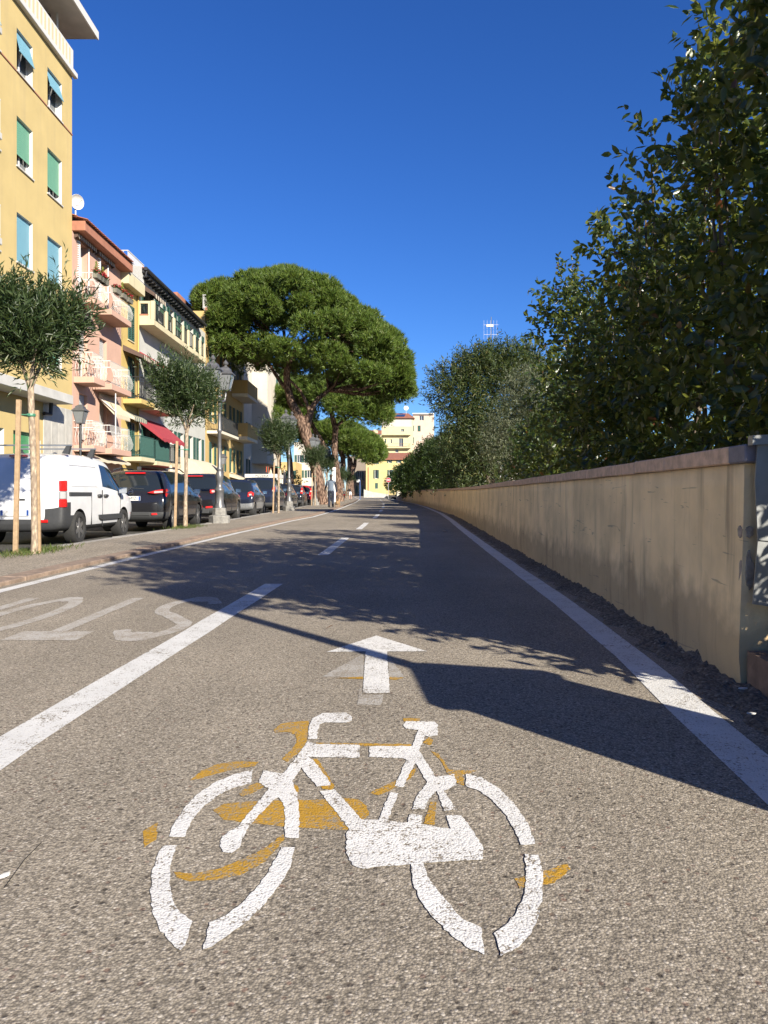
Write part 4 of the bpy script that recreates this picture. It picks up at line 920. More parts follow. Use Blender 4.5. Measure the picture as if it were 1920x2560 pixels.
mb.tube([(U(30.5), .38, 11.6), (U(30.5), .38, 12.6)], .03, 6); mb.tube([(U(30.5), .38, 12.45), (U(30.4), .08, 12.65)], .015, 5); mb.build('satellite_dish', M['whitepaint'], b.r, smooth=True)
for i in range(10): b.box('ridge_tile', i*.55+.03, i*.55+.56, 3.45, 3.75, 12.84, 12.96, M['tile'], .03)
b.awning(U(31.9), U(33.6), 5.15, .75, .9, [M['cream'], M['stripe']], 14, .2, y=-.02)
mb = MB(); mb.tube([(U(31.85), -.75, 2.8), (U(31.85), -.75, 5.1)], .025, 6); mb.tube([(U(31.85), -.1, 4.9), (U(31.85), -.8, 4.3)], .02, 6); mb.build('awning_post', M['whitepaint'], b.r)
b.awning(U(29.6), U(34.5), 2.5, .5, .22, [M['cream']], 6, .12)
for k, (y_, lab) in enumerate([(29.75, 'first flower box with red flowers on the upper pink balcony rail'), (30.15, 'second flower box from the yellow block, with a dwarf conifer'), (30.45, 'third flower box, at the end of the first upper pink balcony'), (31.9, 'first flower box on the second upper pink balcony'), (32.7, 'middle flower box on the second upper pink balcony'), (33.4, 'last flower box on the second upper pink balcony')]):
    planter(b, U(y_), 9.28, 300+k, y=-.78, label=lab, tall=k % 2 == 0)

# C: narrow ochre house
C0, C1 = 34.72, 37.0
b = Bld('ochre_house', 'very narrow ochre house with green shutters and a roof terrace', (FX, C0, 0), C1-C0, 10, 10.55, M['ochrey']); U = lambda y: y-C0
for zf, zt in ((8.15, 9.8), (5.35, 7.35), (2.6, 4.3)):
    b.window(U(35.6), U(36.4), zf, zt, .2, sill=M['paley']); b.shutter(U(35.6)+.01, U(36.0), zf+.02, zt-.02, M['green_sh'], y=-.03); b.shutter(U(36.0)+.01, U(36.4), zf+.02, zt-.02, M['green_sh'], y=-.03)
b.finish()
b.slab('terrace_slab', -.05, U(C1)+.05, .35, 10.5, 11.05, M['paley']); b.bar_rail(.0, U(C1), .3, 11.05, M['whitepaint'], .95, .1)
b.awning(U(34.9), U(36.9), 7.75, .95, .45, [M['brown'], M['cream']], 16, .25)
b.slab('balcony', U(34.9), U(37.0), .85, 5.05, 5.27, M['ochrey']); b.bar_rail(U(34.95), U(36.95), .8, 5.27, M['iron'], 1.0)
b.awning(U(35.0), U(36.9), 4.75, .5, .3, [M['cream'], M['green_sh']], 14, .2)
b.slab('balcony', U(34.9), U(37.0), .85, 2.4, 2.6, M['paley']); b.bar_rail(U(34.95), U(36.95), .8, 2.6, M['teal'], .95, .06)
mb = MB(); mb.box(.3, .85, 2.5, 3.1, 10.6, 12.3); mb.build('chimney', M['terr'], b.r); b.box('chimney_cap', .2, .95, 2.4, 3.2, 12.3, 12.42, M['gutter'])
mb = MB(); mb.tube([(U(C1)-.08, -.06, .2), (U(C1)-.08, -.06, 10.5)], .045, 8); mb.build('drain_pipe', M['ochrey'], b.r, smooth=True)

# D: long white house with the pale yellow balcony
D0, D1 = 37.02, 51.0
b = Bld('white_house', 'long white house with a pale yellow balcony and dark projecting eaves', (FX, D0, 0), D1-D0, 11, 11.7, M['whitef']); U = lambda y: y-D0
for i, y_ in enumerate((38.0, 40.2, 42.4, 44.6, 46.8, 49.0)):
    b.window(U(y_), U(y_)+.95, 9.35, 11.3, .25)
    b.shutter(U(y_)-.47, U(y_)-.02, 9.37, 11.28, M['green_sh'], y=-.04); b.shutter(U(y_)+.97, U(y_)+1.42, 9.37, 11.28, M['green_sh'], y=-.04)
    b.window(U(y_), U(y_)+.95, 5.4, 7.5, .25, blind=M['green_sh'], down=.35)
    b.window(U(y_), U(y_)+.95, 2.75, 4.5, .25)
    b.shutter(U(y_)-.47, U(y_)-.02, 2.77, 4.48, M['green_sh'], y=-.04); b.shutter(U(y_)+.97, U(y_)+1.42, 2.77, 4.48, M['green_sh'], y=-.04)
b.finish()
b.box('eave_soffit', -.3, U(D1)-2.0, -.42, .2, 11.6, 11.72, M['gutter']); mb = MB(); mb.tube([(-.35, -.5, 11.78), (U(D1)-1.95, -.5, 11.78)], .09, 8); mb.build('gutter', M['gutter'], b.r, smooth=True)
for i in range(22): b.box('rafter_end', .1+i*.54, .2+i*.54, -.4, 0, 11.5, 11.6, M['gutter'])
mb = MB(); mb.tube([(-.2, -.5, 11.75), (-.2, -.45, 11.45), (-.1, -.1, 11.3), (-.06, -.05, 10.9), (-.06, -.05, .2)], .05, 8); mb.build('drain_pipe', M['gutter'], b.r, smooth=True)
roof_tiles(b, -.3, U(D1)-2.0, -.45, 4.5, 11.78, 13.0, M['tile'], .24, 8)
b.slab('balcony', .0, 10.8, .8, 9.12, 9.4, M['paley'])
for i, u in enumerate((.02, 2.2, 3.6, 5.4, 6.6, 8.0, 9.4, 10.55)): b.box('balcony_pillar', u, u+.22, -.8, -.62, 9.4, 10.32, M['paley'], .01)
b.box('balcony_end', .02, .2, -.61, -.5, 9.4, 10.3, M['paley']); b.box('balcony_end', .02, .2, -.12, -.0, 9.4, 10.3, M['paley']); b.box('balcony_end', .02, .2, -.5, -.12, 9.4, 9.62, M['paley']); b.box('balcony_end', .02, .2, -.5, -.12, 10.18, 10.3, M['paley'])
b.bar_rail(.26, 10.5, .7, 9.4, M['iron'], .9, .13)
mb = MB()
for i in range(5):
    mb.box(.1, .12, -.5+i*.09-.006, -.5+i*.09+.006, 9.62, 10.18); 
for i in range(4): mb.box(.1, .12, -.5, -.12, 9.7+i*.12, 9.715+i*.12)
mb.build('end_grille', M['iron'], b.r)
b.box('balcony_box', .0, .2, -.52, -.1, 9.6, 9.66, M['terr'])
b.awning(.4, 2.3, 11.3, .7, .5, [M['brown'], M['cream']], 10, .25); b.awning(3.7, 5.3, 10.95, .75, 1.0, [M['greenaw']], 4, .1)
b.awning(.3, 2.6, 7.9, .95, .55, [M['redaw'], M['cream']], 14, .25); b.awning(3.4, 5.0, 7.3, .8, .7, [M['brown'], M['cream']], 12, .2)
b.slab('balcony', .05, 3.4, .9, 5.0, 5.2, M['paley']); b.bar_rail(.1, 3.35, .85, 5.2, M['iron'], 1.0)
b.awning(.3, 4.4, 4.65, 1.15, 1.0, [M['redaw']], 6, .2)
b.slab('balcony', .05, 4.6, .9, 2.3, 2.5, M['paley']); b.bar_rail(.1, 2.4, .85, 2.5, M['teal'], 1.0, .05); b.bar_rail(2.5, 4.55, .85, 2.5, M['iron'], .95)
b.awning(.6, 5.2, 2.2, 1.3, .8, [M['redaw']], 6, .2)
mb = MB(); n = 12                                        # barrel canopy of cream cloth
for i in range(n):
    a0, a1 = math.pi/2*i/n, math.pi/2*(i+1)/n
    mb.quad((6.9, -1.7*math.sin(a0), 1.7+1.35*math.cos(a0)), (12.2, -1.7*math.sin(a0), 1.7+1.35*math.cos(a0)), (12.2, -1.7*math.sin(a1), 1.7+1.35*math.cos(a1)), (6.9, -1.7*math.sin(a1), 1.7+1.35*math.cos(a1)))
    for u in (6.9, 12.2): mb.add([(u, 0, 1.7), (u, -1.7*math.sin(a0), 1.7+1.35*math.cos(a0)), (u, -1.7*math.sin(a1), 1.7+1.35*math.cos(a1))], [(0, 1, 2)])
mb.quad((6.9, -1.705, 1.7), (12.2, -1.705, 1.7), (12.2, -1.705, 1.35), (6.9, -1.705, 1.35)); mb.quad((6.898, -1.7, 1.7), (6.898, 0, 1.7), (6.898, 0, 1.35), (6.898, -1.7, 1.35))
mb.build('barrel_canopy', M['cream'], b.r, smooth=True)
mb = MB(); mb.tube([(6.9, -1.71, 1.7), (12.2, -1.71, 1.7)], .03, 6); mb.tube([(6.89, 0, 1.7), (6.89, -1.71, 1.7), (6.89, -1.71, 0)], .03, 6); mb.build('canopy_frame', M['gutter'], b.r)

# E: orange house, F: cream block, G: red house
def rows(b, us, zs, w, h, shut=None, open_=True, blind=None):
    for u in us:
        for z in zs:
            b.window(u, u+w, z, z+h, .2, sill=M['offwhite'], blind=blind, down=.5)
            if shut:
                b.shutter(u-w*.5-.01, u-.02, z+.02, z+h-.02, shut, y=-.04); b.shutter(u+w+.02, u+w*1.5+.01, z+.02, z+h-.02, shut, y=-.04)
E0, E1 = 51.02, 65.0
b = Bld('orange_house', 'orange ochre house with solid balconies behind the near lamp', (FX, E0, 0), E1-E0, 11, 13.2, M['orange'])
rows(b, (1.6, 5.0, 8.4, 11.4), (2.6, 5.9, 9.2), 1.0, 1.9, M['green_sh']); b.window(2.0, 4.0, .1, 2.1, .25); b.window(6.0, 9.0, .1, 2.1, .25); b.finish()
b.box('cornice', -.1, E1-E0, -.3, .0, 13.1, 13.4, M['terr'])
for zf, u0 in ((5.2, 8.9), (8.6, 8.9)):
    b.slab('balcony', u0, 13.6, 1.25, zf, zf+.25, M['offwhite']); b.box('balcony_front', u0, 13.6, -1.25, -1.12, zf+.25, zf+1.3, M['orange']); b.box('balcony_end', u0, u0+.12, -1.12, 0, zf+.25, zf+1.3, M['orange']); b.box('balcony_end', 13.48, 13.6, -1.12, 0, zf+.25, zf+1.3, M['orange'])
b.slab('balcony', .4, 6.5, 1.0, 5.0, 5.2, M['offwhite']); b.bar_rail(.45, 6.45, .95, 5.2, M['iron'])
b.box('rooftop_wall', .5, 6, 2, 8, 13.2, 14.6, M['terr']); b.bar_rail(.2, 8, -.2, 13.4, M['whitepaint'], .9, .14); b.awning(8, 13, 2.5, 1.3, .5, [M['cream']], 6, .15)
F0, F1 = 65.02, 77.0
b = Bld('cream_block', 'plain cream block with a projecting oriel beyond the orange house', (FX, F0, 0), F1-F0, 11, 13.5, M['creamf'])
rows(b, (1.5,), (2.4, 5.6, 9.0), .9, 1.6, M['green_sh']); b.window(5, 6, .1, 2.2, .2); b.window(8, 9, .1, 2.2, .2); b.finish()
o = b.box('oriel', 4.0, 11.8, -1.4, 0, 3.7, 13.0, M['creamf']); mb = MB()
for zz in (5.2, 8.4, 10.8): b.box('oriel_shutter', 9.6, 10.5, -1.45, -1.4, zz, zz+1.7, M['green_sh'])
G0, G1 = 77.02, 90.0
b = Bld('red_house', 'red house with pink sunlit side partly hidden by the pines', (FX-.2, G0, 0), G1-G0, 11, 12.5, M['redf'])
rows(b, (1.2, 4.4), (3.2, 6.2, 9.2), 1.0, 1.7, M['green_sh']); b.window(1.5, 3.4, .1, 2.6, .25); b.finish(); b.box('string_course', 0, 13, -.25, 0, 8.1, 8.35, M['whitepaint']); b.box('string_course', 0, 13, -.25, 0, 2.9, 3.15, M['creamf'])
# far end of the street: faces the viewer
def far(name, label, px0, px1, pyt, Y, D, mat, z0=-.5, rz=0):
    sc = FPX/Y; x0, x1 = (px0-960)/sc, (px1-960)/sc; H = CAMH+(HZ-pyt)/sc
    b = Bld(name, label, (x0, Y, 0), x1-x0, D, H, mat, rz, z0); b.sc = sc; b.X0 = x0
    b.px = lambda p: (p-960)/sc-x0; b.pz = lambda p: CAMH+(HZ-p)/sc
    return b
M['gyellow'] = plaster('bright_yellow_facade', (.66, .53, .24), .1); M['lemon'] = plaster('lemon_facade', (.62, .55, .35), .12); M['palepink'] = plaster('pale_pink_facade', (.6, .48, .4), .1)
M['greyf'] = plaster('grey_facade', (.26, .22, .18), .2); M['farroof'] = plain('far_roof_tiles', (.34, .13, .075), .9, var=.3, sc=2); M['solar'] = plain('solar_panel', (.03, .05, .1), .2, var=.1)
c7 = lambda x, y: (880+x/6.9125, 980+y/6.9125)
b = far('yellow_end_house', 'bright yellow house with green shutters at the end of the street', 915, 1030, 1148, 150, 12, M['gyellow'])
for (xa, ya, xb, yb) in ((395, 1185, 440, 1245), (630, 1165, 670, 1225), (790, 1165, 830, 1225), (395, 1345, 440, 1495), (640, 1345, 690, 1495), (790, 1345, 840, 1495), (400, 1572, 448, 1670), (640, 1572, 690, 1670)):
    p0, p1 = c7(xa, yb), c7(xb, ya); u0, u1, z0, z1 = b.px(p0[0]), b.px(p1[0]), b.pz(p0[1]), b.pz(p1[1]); w = u1-u0
    b.window(u0, u1, z0, z1, .2, sill=M['whitepaint'])
    if ya > 1500: b.shutter(u0+.01, u0+w/2, z0, z1, M['green_sh'], y=-.03); b.shutter(u0+w/2, u1-.01, z0, z1, M['green_sh'], y=-.03)
    else: b.shutter(u0-w*.55, u0-.02, z0, z1, M['green_sh'], y=-.04); b.shutter(u1+.02, u1+w*.55, z0, z1, M['green_sh'], y=-.04)
b.finish(); mb = MB(); W = b.W; H = b.H
mb.add([(-.4, -.5, H), (W+.4, -.5, H), (W+.4, 6, H+1.6), (-.4, 6, H+1.6), (-.4, -.5, H-.12), (W+.4, -.5, H-.12), (W+.4, 6, H-.1), (-.4, 6, H-.1)], [(0, 1, 2, 3), (0, 4, 5, 1), (4, 7, 6, 5), (1, 5, 6, 2), (0, 3, 7, 4), (3, 2, 6, 7)]); mb.build('roof', M['farroof'], b.r)
mb = MB(); mb.tube([(b.px(921), -.1, .2), (b.px(921), -.1, b.pz(1168))], .07, 6); mb.build('drain_pipe', M['terr'], b.r)
b = far('tall_cream_house', 'tall cream and lemon house with terraces and a red roof on the rise', 954, 1033, 1046, 185, 14, M['lemon'])
for (xa, ya, xb, yb) in ((565, 475, 592, 502), (725, 475, 835, 540), (848, 640, 898, 690), (565, 810, 592, 880), (665, 815, 690, 885), (812, 800, 885, 940), (750, 990, 803, 1045)):
    p0, p1 = c7(xa, yb), c7(xb, ya); b.window(b.px(p0[0]), b.px(p1[0]), b.pz(p0[1]), b.pz(p1[1]), .3, sill=M['whitepaint'])
b.finish(); H = b.H; W = b.W
mb = MB(); mb.add([(-.4, -.6, H), (W+.4, -.6, H), (W-1, 6, H+1.9), (1.5, 6, H+1.9), (-.4, 12, H), (W+.4, 12, H)], [(0, 1, 2, 3), (0, 3, 4), (1, 5, 2), (3, 2, 5, 4), (0, 4, 5, 1)]); rf = mb.build('roof', M['farroof'], b.r)
mb = MB(); mb.add([(3.0, 1.2, H+.58), (5.6, 1.2, H+.58), (6.0, 4.2, H+1.42), (3.6, 4.2, H+1.42)], [(0, 1, 2, 3)]); mb.build('solar_panel', M['solar'], rf)
for zpx, d in ((735, 1.0), (960, 1.2)): b.slab('terrace', .1, W-.6, d, b.pz(980+zpx/6.9125)-.2, b.pz(980+zpx/6.9125), M['lemon'])
b.box('terrace_wall', .1, W-.6, -1.0, -.9, b.pz(980+735/6.9125), b.pz(980+690/6.9125), M['lemon']); b.bar_rail(1.5, W-.8, 1.15, b.pz(980+960/6.9125), M['terr'], .9, .2)
b.box('upper_storey', .0, W-.4, -.06, -.0, b.pz(1067), H-.02, M['creamf'])
mb = MB(); mb.lathe([(.05, 0), (.45, .12), (.6, .25)], 14, mx=Matrix.Translation((W-1.6, 4, H+2.9)) @ Matrix.Rotation(rad(80), 4, 'X')); mb.tube([(W-1.6, 4, H+1.5), (W-1.6, 4, H+2.9)], .05, 5); mb.build('satellite_dish', M['whitepaint'], b.r)
b = far('pale_pink_house', 'pale pink house with green shutters right of the cream house', 1033, 1085, 1036, 188, 12, M['palepink'])
for (xa, ya, xb, yb) in ((1135, 580, 1185, 680), (1165, 410, 1240, 490), (1055, 580, 1072, 675), (1055, 780, 1072, 890)):
    p0, p1 = c7(xa, yb), c7(xb, ya); u0, u1, z0, z1 = b.px(p0[0]), b.px(p1[0]), b.pz(p0[1]), b.pz(p1[1]); b.window(u0, u1, z0, z1, .25)
    if ya > 500: b.shutter(u0+.01, u1-.01, z0, z1, M['green_sh'], y=-.03)
b.finish(); b.box('cornice', -.2, b.W, -.5, 0, b.H, b.H+.3, M['whitepaint'])
b = far('lemon_annex', 'small lemon house with red roof left of the tall cream house', 900, 954, 1086, 178, 10, M['lemon'])
b.window(1, 1.9, 7, 8.4, .2); b.window(3.2, 4.0, 7, 8.4, .2); b.window(1, 1.9, 3, 4.4, .2); b.finish()
mb = MB(); H = b.H; W = b.W; mb.add([(-.3, -.4, H), (W, -.4, H), (W, 5, H+1.4), (1, 5, H+1.4), (-.3, 10, H)], [(0, 1, 2, 3), (0, 3, 4)]); mb.build('roof', M['farroof'], b.r); b.box('chimney', 3.2, 4.2, 1, 1.8, H+.1, H+1.2, M['lemon'])
b = far('grey_house', 'grey shaded house with small balcony behind the far pine', 868, 915, 1140, 165, 10, M['greyf'])
rows(b, (.5, 2.3), (1.2, 4.2), .8, 1.7, M['green_sh']); b.finish(); b.slab('balcony', .2, 3.6, .6, 3.9, 4.05, M['greyf']); b.bar_rail(.25, 3.5, .55, 4.05, M['iron'], .9, .15)
b = far('white_back_house', 'white house glimpsed between the pine trunks', 735, 800, 1105, 150, 10, M['creamf']); rows(b, (.6, 2.6), (1.0, 4.2, 7.2), .9, 1.5, M['green_sh']); b.finish()
b = far('tan_back_house', 'tan house low behind the parked cars under the pines', 640, 740, 1155, 140, 10, M['orange']); rows(b, (.8, 3.4, 6), (1.0, 3.8), .9, 1.5, M['green_sh']); b.finish()
# garden houses hidden behind the hedge, only chinks and the aerial show
b = Bld('garden_house', 'low cream garden house glimpsed through the hedge', (7.5, 11, .25), 5, 5, 2.7, M['creamf'], 0); b.window(.8, 1.8, .9, 2.1, .2); b.finish()
mb = MB(); mb.add([(-.3, -.4, 2.68), (5.3, -.4, 2.68), (5.3, 2.5, 3.6), (-.3, 2.5, 3.6), (-.3, 5.4, 2.68), (5.3, 5.4, 2.68)], [(0, 1, 2, 3), (3, 2, 5, 4), (0, 3, 4), (1, 5, 2), (0, 4, 5, 1)]); mb.build('roof', M['tile'], b.r)
b = Bld('villa', 'villa hidden behind the oleander clump, carrying the aerial', (5.6, 46, .2), 7, 7, 4.4, M['creamf'], 0); b.window(1, 2, 1, 2.6, .2); b.window(4, 5, 1, 2.6, .2); b.finish()
ant = thing('television_aerial', (AT(1228, 800, 47).x, 47, 4.5), 'thin television aerial sticking up above the oleander clump', 'aerial')
tz = AT(1228, 792, 47).z-4.5
mb = MB(); mb.tube([(0, 0, 0), (0, 0, tz)], .022, 6); mb.build('mast', M['steel'], ant)
for dz, nm in ((-.5, 'boom'), (-1.1, 'boom')):
    mb = MB(); mb.box(-.45, .45, -.006, .006, tz+dz, tz+dz+.012)
    for i in range(5): mb.box(-.45+i*.2-.004, -.45+i*.2+.004, -.004, .004, tz+dz-.28, tz+dz+.28)
    mb.build(nm, M['whitepaint'], ant)
mb = MB(); mb.box(-.3, .12, -.05, .05, tz-.62, tz-.48); mb.build('amplifier_box', M['offwhite'], ant)
# ------------------------------------------------------------------ parked vehicles
def carpaint(name, col, rough=.25, metal=.0, flake=0):
    b = NB(name); d = b.noise(3, detail=4); return b.done(b.mix(1.0, col, b.ramp(d, [(.35, .92), (.7, 1.04)]), 'MULTIPLY'), b.ramp(b.noise(30, detail=3), [(.3, rough*.8), (.8, rough*1.4)]), metal, **{'Coat Weight': .6, 'Coat Roughness': .06})
M['van_white'] = carpaint('white_van_paint', (.56, .57, .585), .35)
M['black_paint'] = carpaint('black_car_paint', (.012, .012, .014), .2)
M['navy_paint'] = carpaint('near_black_blue_paint', (.012, .016, .03), .2)
M['silver_paint'] = carpaint('silver_car_paint', (.34, .35, .36), .3, .6)
M['red_paint'] = carpaint('red_car_paint', (.35, .012, .015), .25)
M['maroon_paint'] = carpaint('maroon_car_paint', (.09, .008, .01), .25)
M['plastic'] = plain('dark_bumper_plastic', (.045, .047, .05), .6, var=.15, sc=20)
M['tyre'] = plain('tyre_rubber', (.022, .022, .022), .85, var=.2, sc=20, bump=.2)
M['alloy'] = plain('alloy_rim', (.5, .5, .5), .35, metal=.85, var=.1)
M['darkalloy'] = plain('dark_rim', (.08, .08, .085), .4, metal=.6, var=.1)
M['carglass'] = NB('car_glass').done((.012, .016, .02), .04, spec=.8)
M['tail_red'] = NB('red_lamp_lens').done((.45, .012, .012), .12, spec=.6, **{'Coat Weight': .5})
M['tail_clear'] = NB('clear_lamp_lens').done((.3, .3, .3), .15, spec=.6, **{'Coat Weight': .5})
M['plate'] = plain('number_plate_white', (.75, .75, .73), .4, var=.04); M['plateblue'] = plain('number_plate_blue', (.02, .07, .3), .4, var=0); M['ink'] = plain('black_ink', (.015, .015, .015), .5, var=0)
M['chrome'] = NB('chrome_trim').done((.6, .6, .6), .12, 1.0)
def text_mesh(name, body, size, mat, parent, mx, sx=1.0, ext=.002):
    cu = bpy.data.curves.new(name, 'FONT'); cu.body = body; cu.size = size; cu.align_x = 'CENTER'; cu.align_y = 'CENTER'; cu.extrude = ext; cu.resolution_u = 3
    t = bpy.data.objects.new(name, cu); COL.objects.link(t); dg = bpy.context.evaluated_depsgraph_get(); me = bpy.data.meshes.new_from_object(t.evaluated_get(dg)); bpy.data.objects.remove(t)
    me.materials.clear(); me.transform(mx @ Matrix.Diagonal((sx, 1, 1, 1))); o = link(name, me, parent, mat); return o
# stations: distance from the rear, underside, beltline, top, half width, half width at the roof edge
SUV = [(0, .42, .70, .74, .80, .70), (.05, .33, .84, .90, .86, .77), (.14, .29, .99, 1.04, .89, .79), (.30, .27, 1.04, 1.28, .905, .75), (.47, .26, 1.05, 1.50, .91, .71), (.62, .25, 1.05, 1.565, .91, .70), (.70, .25, 1.04, 1.58, .91, .70),
       (1.15, .24, 1.03, 1.60, .91, .69), (1.25, .24, 1.03, 1.60, .91, .69), (1.7, .24, 1.02, 1.605, .91, .69), (2.08, .24, 1.01, 1.60, .91, .69), (2.18, .24, 1.01, 1.60, .91, .69), (2.6, .24, 1.0, 1.565, .91, .69), (2.78, .24, 1.0, 1.52, .91, .69), (3.05, .24, .99, 1.30, .91, .73), (3.3, .24, .99, 1.07, .91, .80),
       (3.42, .25, .98, 1.01, .905, .82), (3.8, .27, .92, .96, .89, .80), (4.15, .3, .84, .88, .85, .74), (4.33, .34, .7, .74, .76, .64), (4.39, .42, .6, .63, .66, .55)]
SUVG = dict(side=[(6, 7), (8, 10), (11, 13), (13, 14)], rear=(2, 4), front=(13, 15))
VAN = [(0, .42, .78, .84, .80, .72), (.03, .32, .98, 1.10, .85, .80), (.07, .28, 1.05, 1.50, .872, .80), (.14, .26, 1.06, 1.66, .88, .775), (.28, .25, 1.06, 1.72, .88, .76), (.8, .24, 1.06, 1.755, .88, .75), (1.3, .24, 1.06, 1.765, .88, .75), (1.9, .24, 1.06, 1.76, .88, .75),
       (1.98, .24, 1.06, 1.755, .88, .75), (2.35, .24, 1.03, 1.735, .88, .75), (2.62, .24, 1.0, 1.68, .88, .75), (2.9, .24, 1.0, 1.50, .88, .755), (3.2, .24, 1.0, 1.24, .88, .775), (3.4, .24, 1.0, 1.08, .88, .79), (3.5, .25, .99, 1.02, .875, .79), (3.8, .27, .9, .95, .86, .76), (4.02, .3, .8, .84, .81, .68), (4.13, .34, .66, .70, .72, .58), (4.16, .42, .56, .6, .62, .5)]
VANG = dict(side=[(8, 11), (11, 12)], rear=None, front=(10, 13))
def car(name, label, x, y, st, gl, paint_m, Ls=1, Ws=1, Hs=1, wheels=(.78, 3.42), wr=.34, rim=None, trim=.50, lower=None, rz=0, parts=None, cat='car', lampstyle='suv', roofmat=None, group='vehicles parked along the strip'):
    z = zr(y)-.1
    root = thing(name, (x, y, z), label, cat, group, rz)
    bm = bmesh.new(); rings = []
    for t, zb, zbelt, zt, w, wro in st:
        t *= Ls; w *= Ws; wro *= Ws; zbelt *= Hs; zt *= Hs
        m1 = min(trim, zbelt-.12); m2 = m1+(zbelt-m1)*.5; has = zt-zbelt > .1
        half = [(0, zb), (w*.86, zb), (w*.985, zb+.09), (w*1.0, m1), (w*1.005, m2), (w*.985, zbelt), (wro+(w*.985-wro)*.12 if has else wro, zt-.075 if has else zt-.015), (wro*.86, zt-.012), (wro*.45, zt), (0, zt+.004)]
        ring = [bm.verts.new((a, t, c)) for a, c in half]+[bm.verts.new((-a, t, c)) for a, c in half[-2:0:-1]]
        rings.append(ring)
    n = len(rings[0]); NH = 10
    def mid(i, j):
        jj = j if j < NH-1 else n-1-j            # half index 0..8: face between half point jj and jj+1
        if jj == 5:
            for a, b_ in gl['side']:
                if a <= i < b_: return 1
        if jj in (6, 7, 8):
            if gl['rear'] and gl['rear'][0] <= i < gl['rear'][1]: return 1
            if gl['front'][0] <= i < gl['front'][1]: return 1
            if roofmat and jj >= 6 and gl['rear'] and gl['rear'][1] <= i < gl['front'][0]: return 3
        if jj <= 1 or (jj == 2 and lower is not None): return 2
        if cat == 'van' and jj == 3 and i < 4: return 2
        if cat == 'van' and jj == 2 and i < 4: return 2
        if jj == 2 and (st[i][0] < .3 or i >= len(st)-4) and lower is None and trim > .45: return 2
        return 0
    for i in range(len(rings)-1):
        for j in range(n):
            f = bm.faces.new((rings[i][j], rings[i][(j+1) % n], rings[i+1][(j+1) % n], rings[i+1][j])); f.material_index = mid(i, j); f.smooth = True
    for r, s_ in ((rings[0], 0), (rings[-1], 1)): 
        for j in range(0, NH-1):                     # close the ends with rows of quads
            vs = [r[j], r[j+1]]+([r[n-j-1]] if j+1 < NH-1 else [])+([r[n-j]] if j > 0 else [])
            f = bm.faces.new(vs); f.smooth = True; f.material_index = 2 if (trim > .45 and j < (3 if cat != 'van' else 2)) else 0
    bmesh.ops.recalc_face_normals(bm, faces=bm.faces)
    me = bpy.data.meshes.new('tmp'); bm.to_mesh(me); bm.free()
    for m_ in (paint_m, M['carglass'], lower or M['plastic'], roofmat or paint_m, M['dark']): me.materials.append(m_)
    o = link('tmp', me); sub = o.modifiers.new('s', 'SUBSURF'); sub.levels = 2
    cut = MB()
    for t in wheels:
        for sx in (-1, 1):
            cut.lathe([(wr*1.17, -.16), (wr*1.17, .4)], 28, mx=Matrix.Translation((sx*.76*Ws, t*Ls, wr)) @ Matrix.Rotation(rad(90)*sx, 4, 'Y'))
    co = cut.build('cut', M['dark'], None); co.data.materials.clear()
    for m_ in (paint_m, M['carglass'], lower or M['plastic'], roofmat or paint_m, M['dark']): co.data.materials.append(m_)
    co.data.polygons.foreach_set('material_index', [4]*len(co.data.polygons))
    bo = o.modifiers.new('b', 'BOOLEAN'); bo.operation = 'DIFFERENCE'; bo.object = co; bo.solver = 'EXACT'
    dg = bpy.context.evaluated_depsgraph_get(); full = bpy.data.meshes.new_from_object(o.evaluated_get(dg)); bpy.data.objects.remove(o); bpy.data.objects.remove(co)
    names = ['body', 'window', 'bumper', 'roof', 'wheel_well']
    for k in range(5):
        bm = bmesh.new(); bm.from_mesh(full); bmesh.ops.delete(bm, geom=[f for f in bm.faces if f.material_index != k], context='FACES')
        if not bm.faces: bm.free(); continue
        isl = []
        if k == 1:
            left = set(bm.faces)
            while left:
                s0 = [left.pop()]; cur = set(s0)
                while s0:
                    f = s0.pop()
                    for e in f.edges:
                        for g_ in e.link_faces:
                            if g_ in left: left.discard(g_); cur.add(g_); s0.append(g_)
                isl.append({f.index for f in cur})
        groups = isl or [None]
        for gset in groups:
            b2 = bm.copy(); b2.faces.ensure_lookup_table(); 
            if gset is not None: bmesh.ops.delete(b2, geom=[f for f in b2.faces if f.index not in gset], context='FACES')
            m2 = bpy.data.meshes.new(names[k]); 
            for f in b2.faces: f.material_index = 0; f.smooth = True
            b2.to_mesh(m2); b2.free(); link(names[k], m2, root, full.materials[k])
        bm.free()
    bpy.data.meshes.remove(full)
    # wheels
    for t in wheels:
        for sx in (-1, 1):
            mx = Matrix.Translation((sx*.78*Ws, t*Ls, wr)) @ Matrix.Rotation(rad(90)*sx, 4, 'Y')
            mb = MB(); mb.lathe([(wr*.62, .09), (wr*.68, .112), (wr*.9, .115), (wr*.97, .095), (wr, .05), (wr, -.05), (wr*.97, -.095), (wr*.62, -.1)], 28, mx=mx); wh = mb.build('wheel', M['tyre'], root, smooth=True)
            mb = MB(); mb.lathe([(wr*.67, .10), (wr*.64, .085), (wr*.6, .03), (.01, .03)], 24, mx=mx, cap=False)
            for a in range(6):
                R_ = mx @ Matrix.Rotation(a*math.pi/3, 4, 'Z'); mb.add([R_ @ Vector(v) for v in ((.05, -.045, .095), (.05, .045, .095), (wr*.64, .03, .09), (wr*.64, -.03, .09), (.05, -.05, .04), (.05, .05, .04), (wr*.63, .035, .04), (wr*.63, -.035, .04))], [(0, 1, 2, 3), (0, 4, 5, 1), (1, 5, 6, 2), (3, 2, 6, 7), (0, 3, 7, 4)])
            mb.lathe([(.075, .07), (.07, .1), (.01, .104)], 12, mx=mx, cap=False); mb.build('rim', rim or M['alloy'], wh, smooth=True)
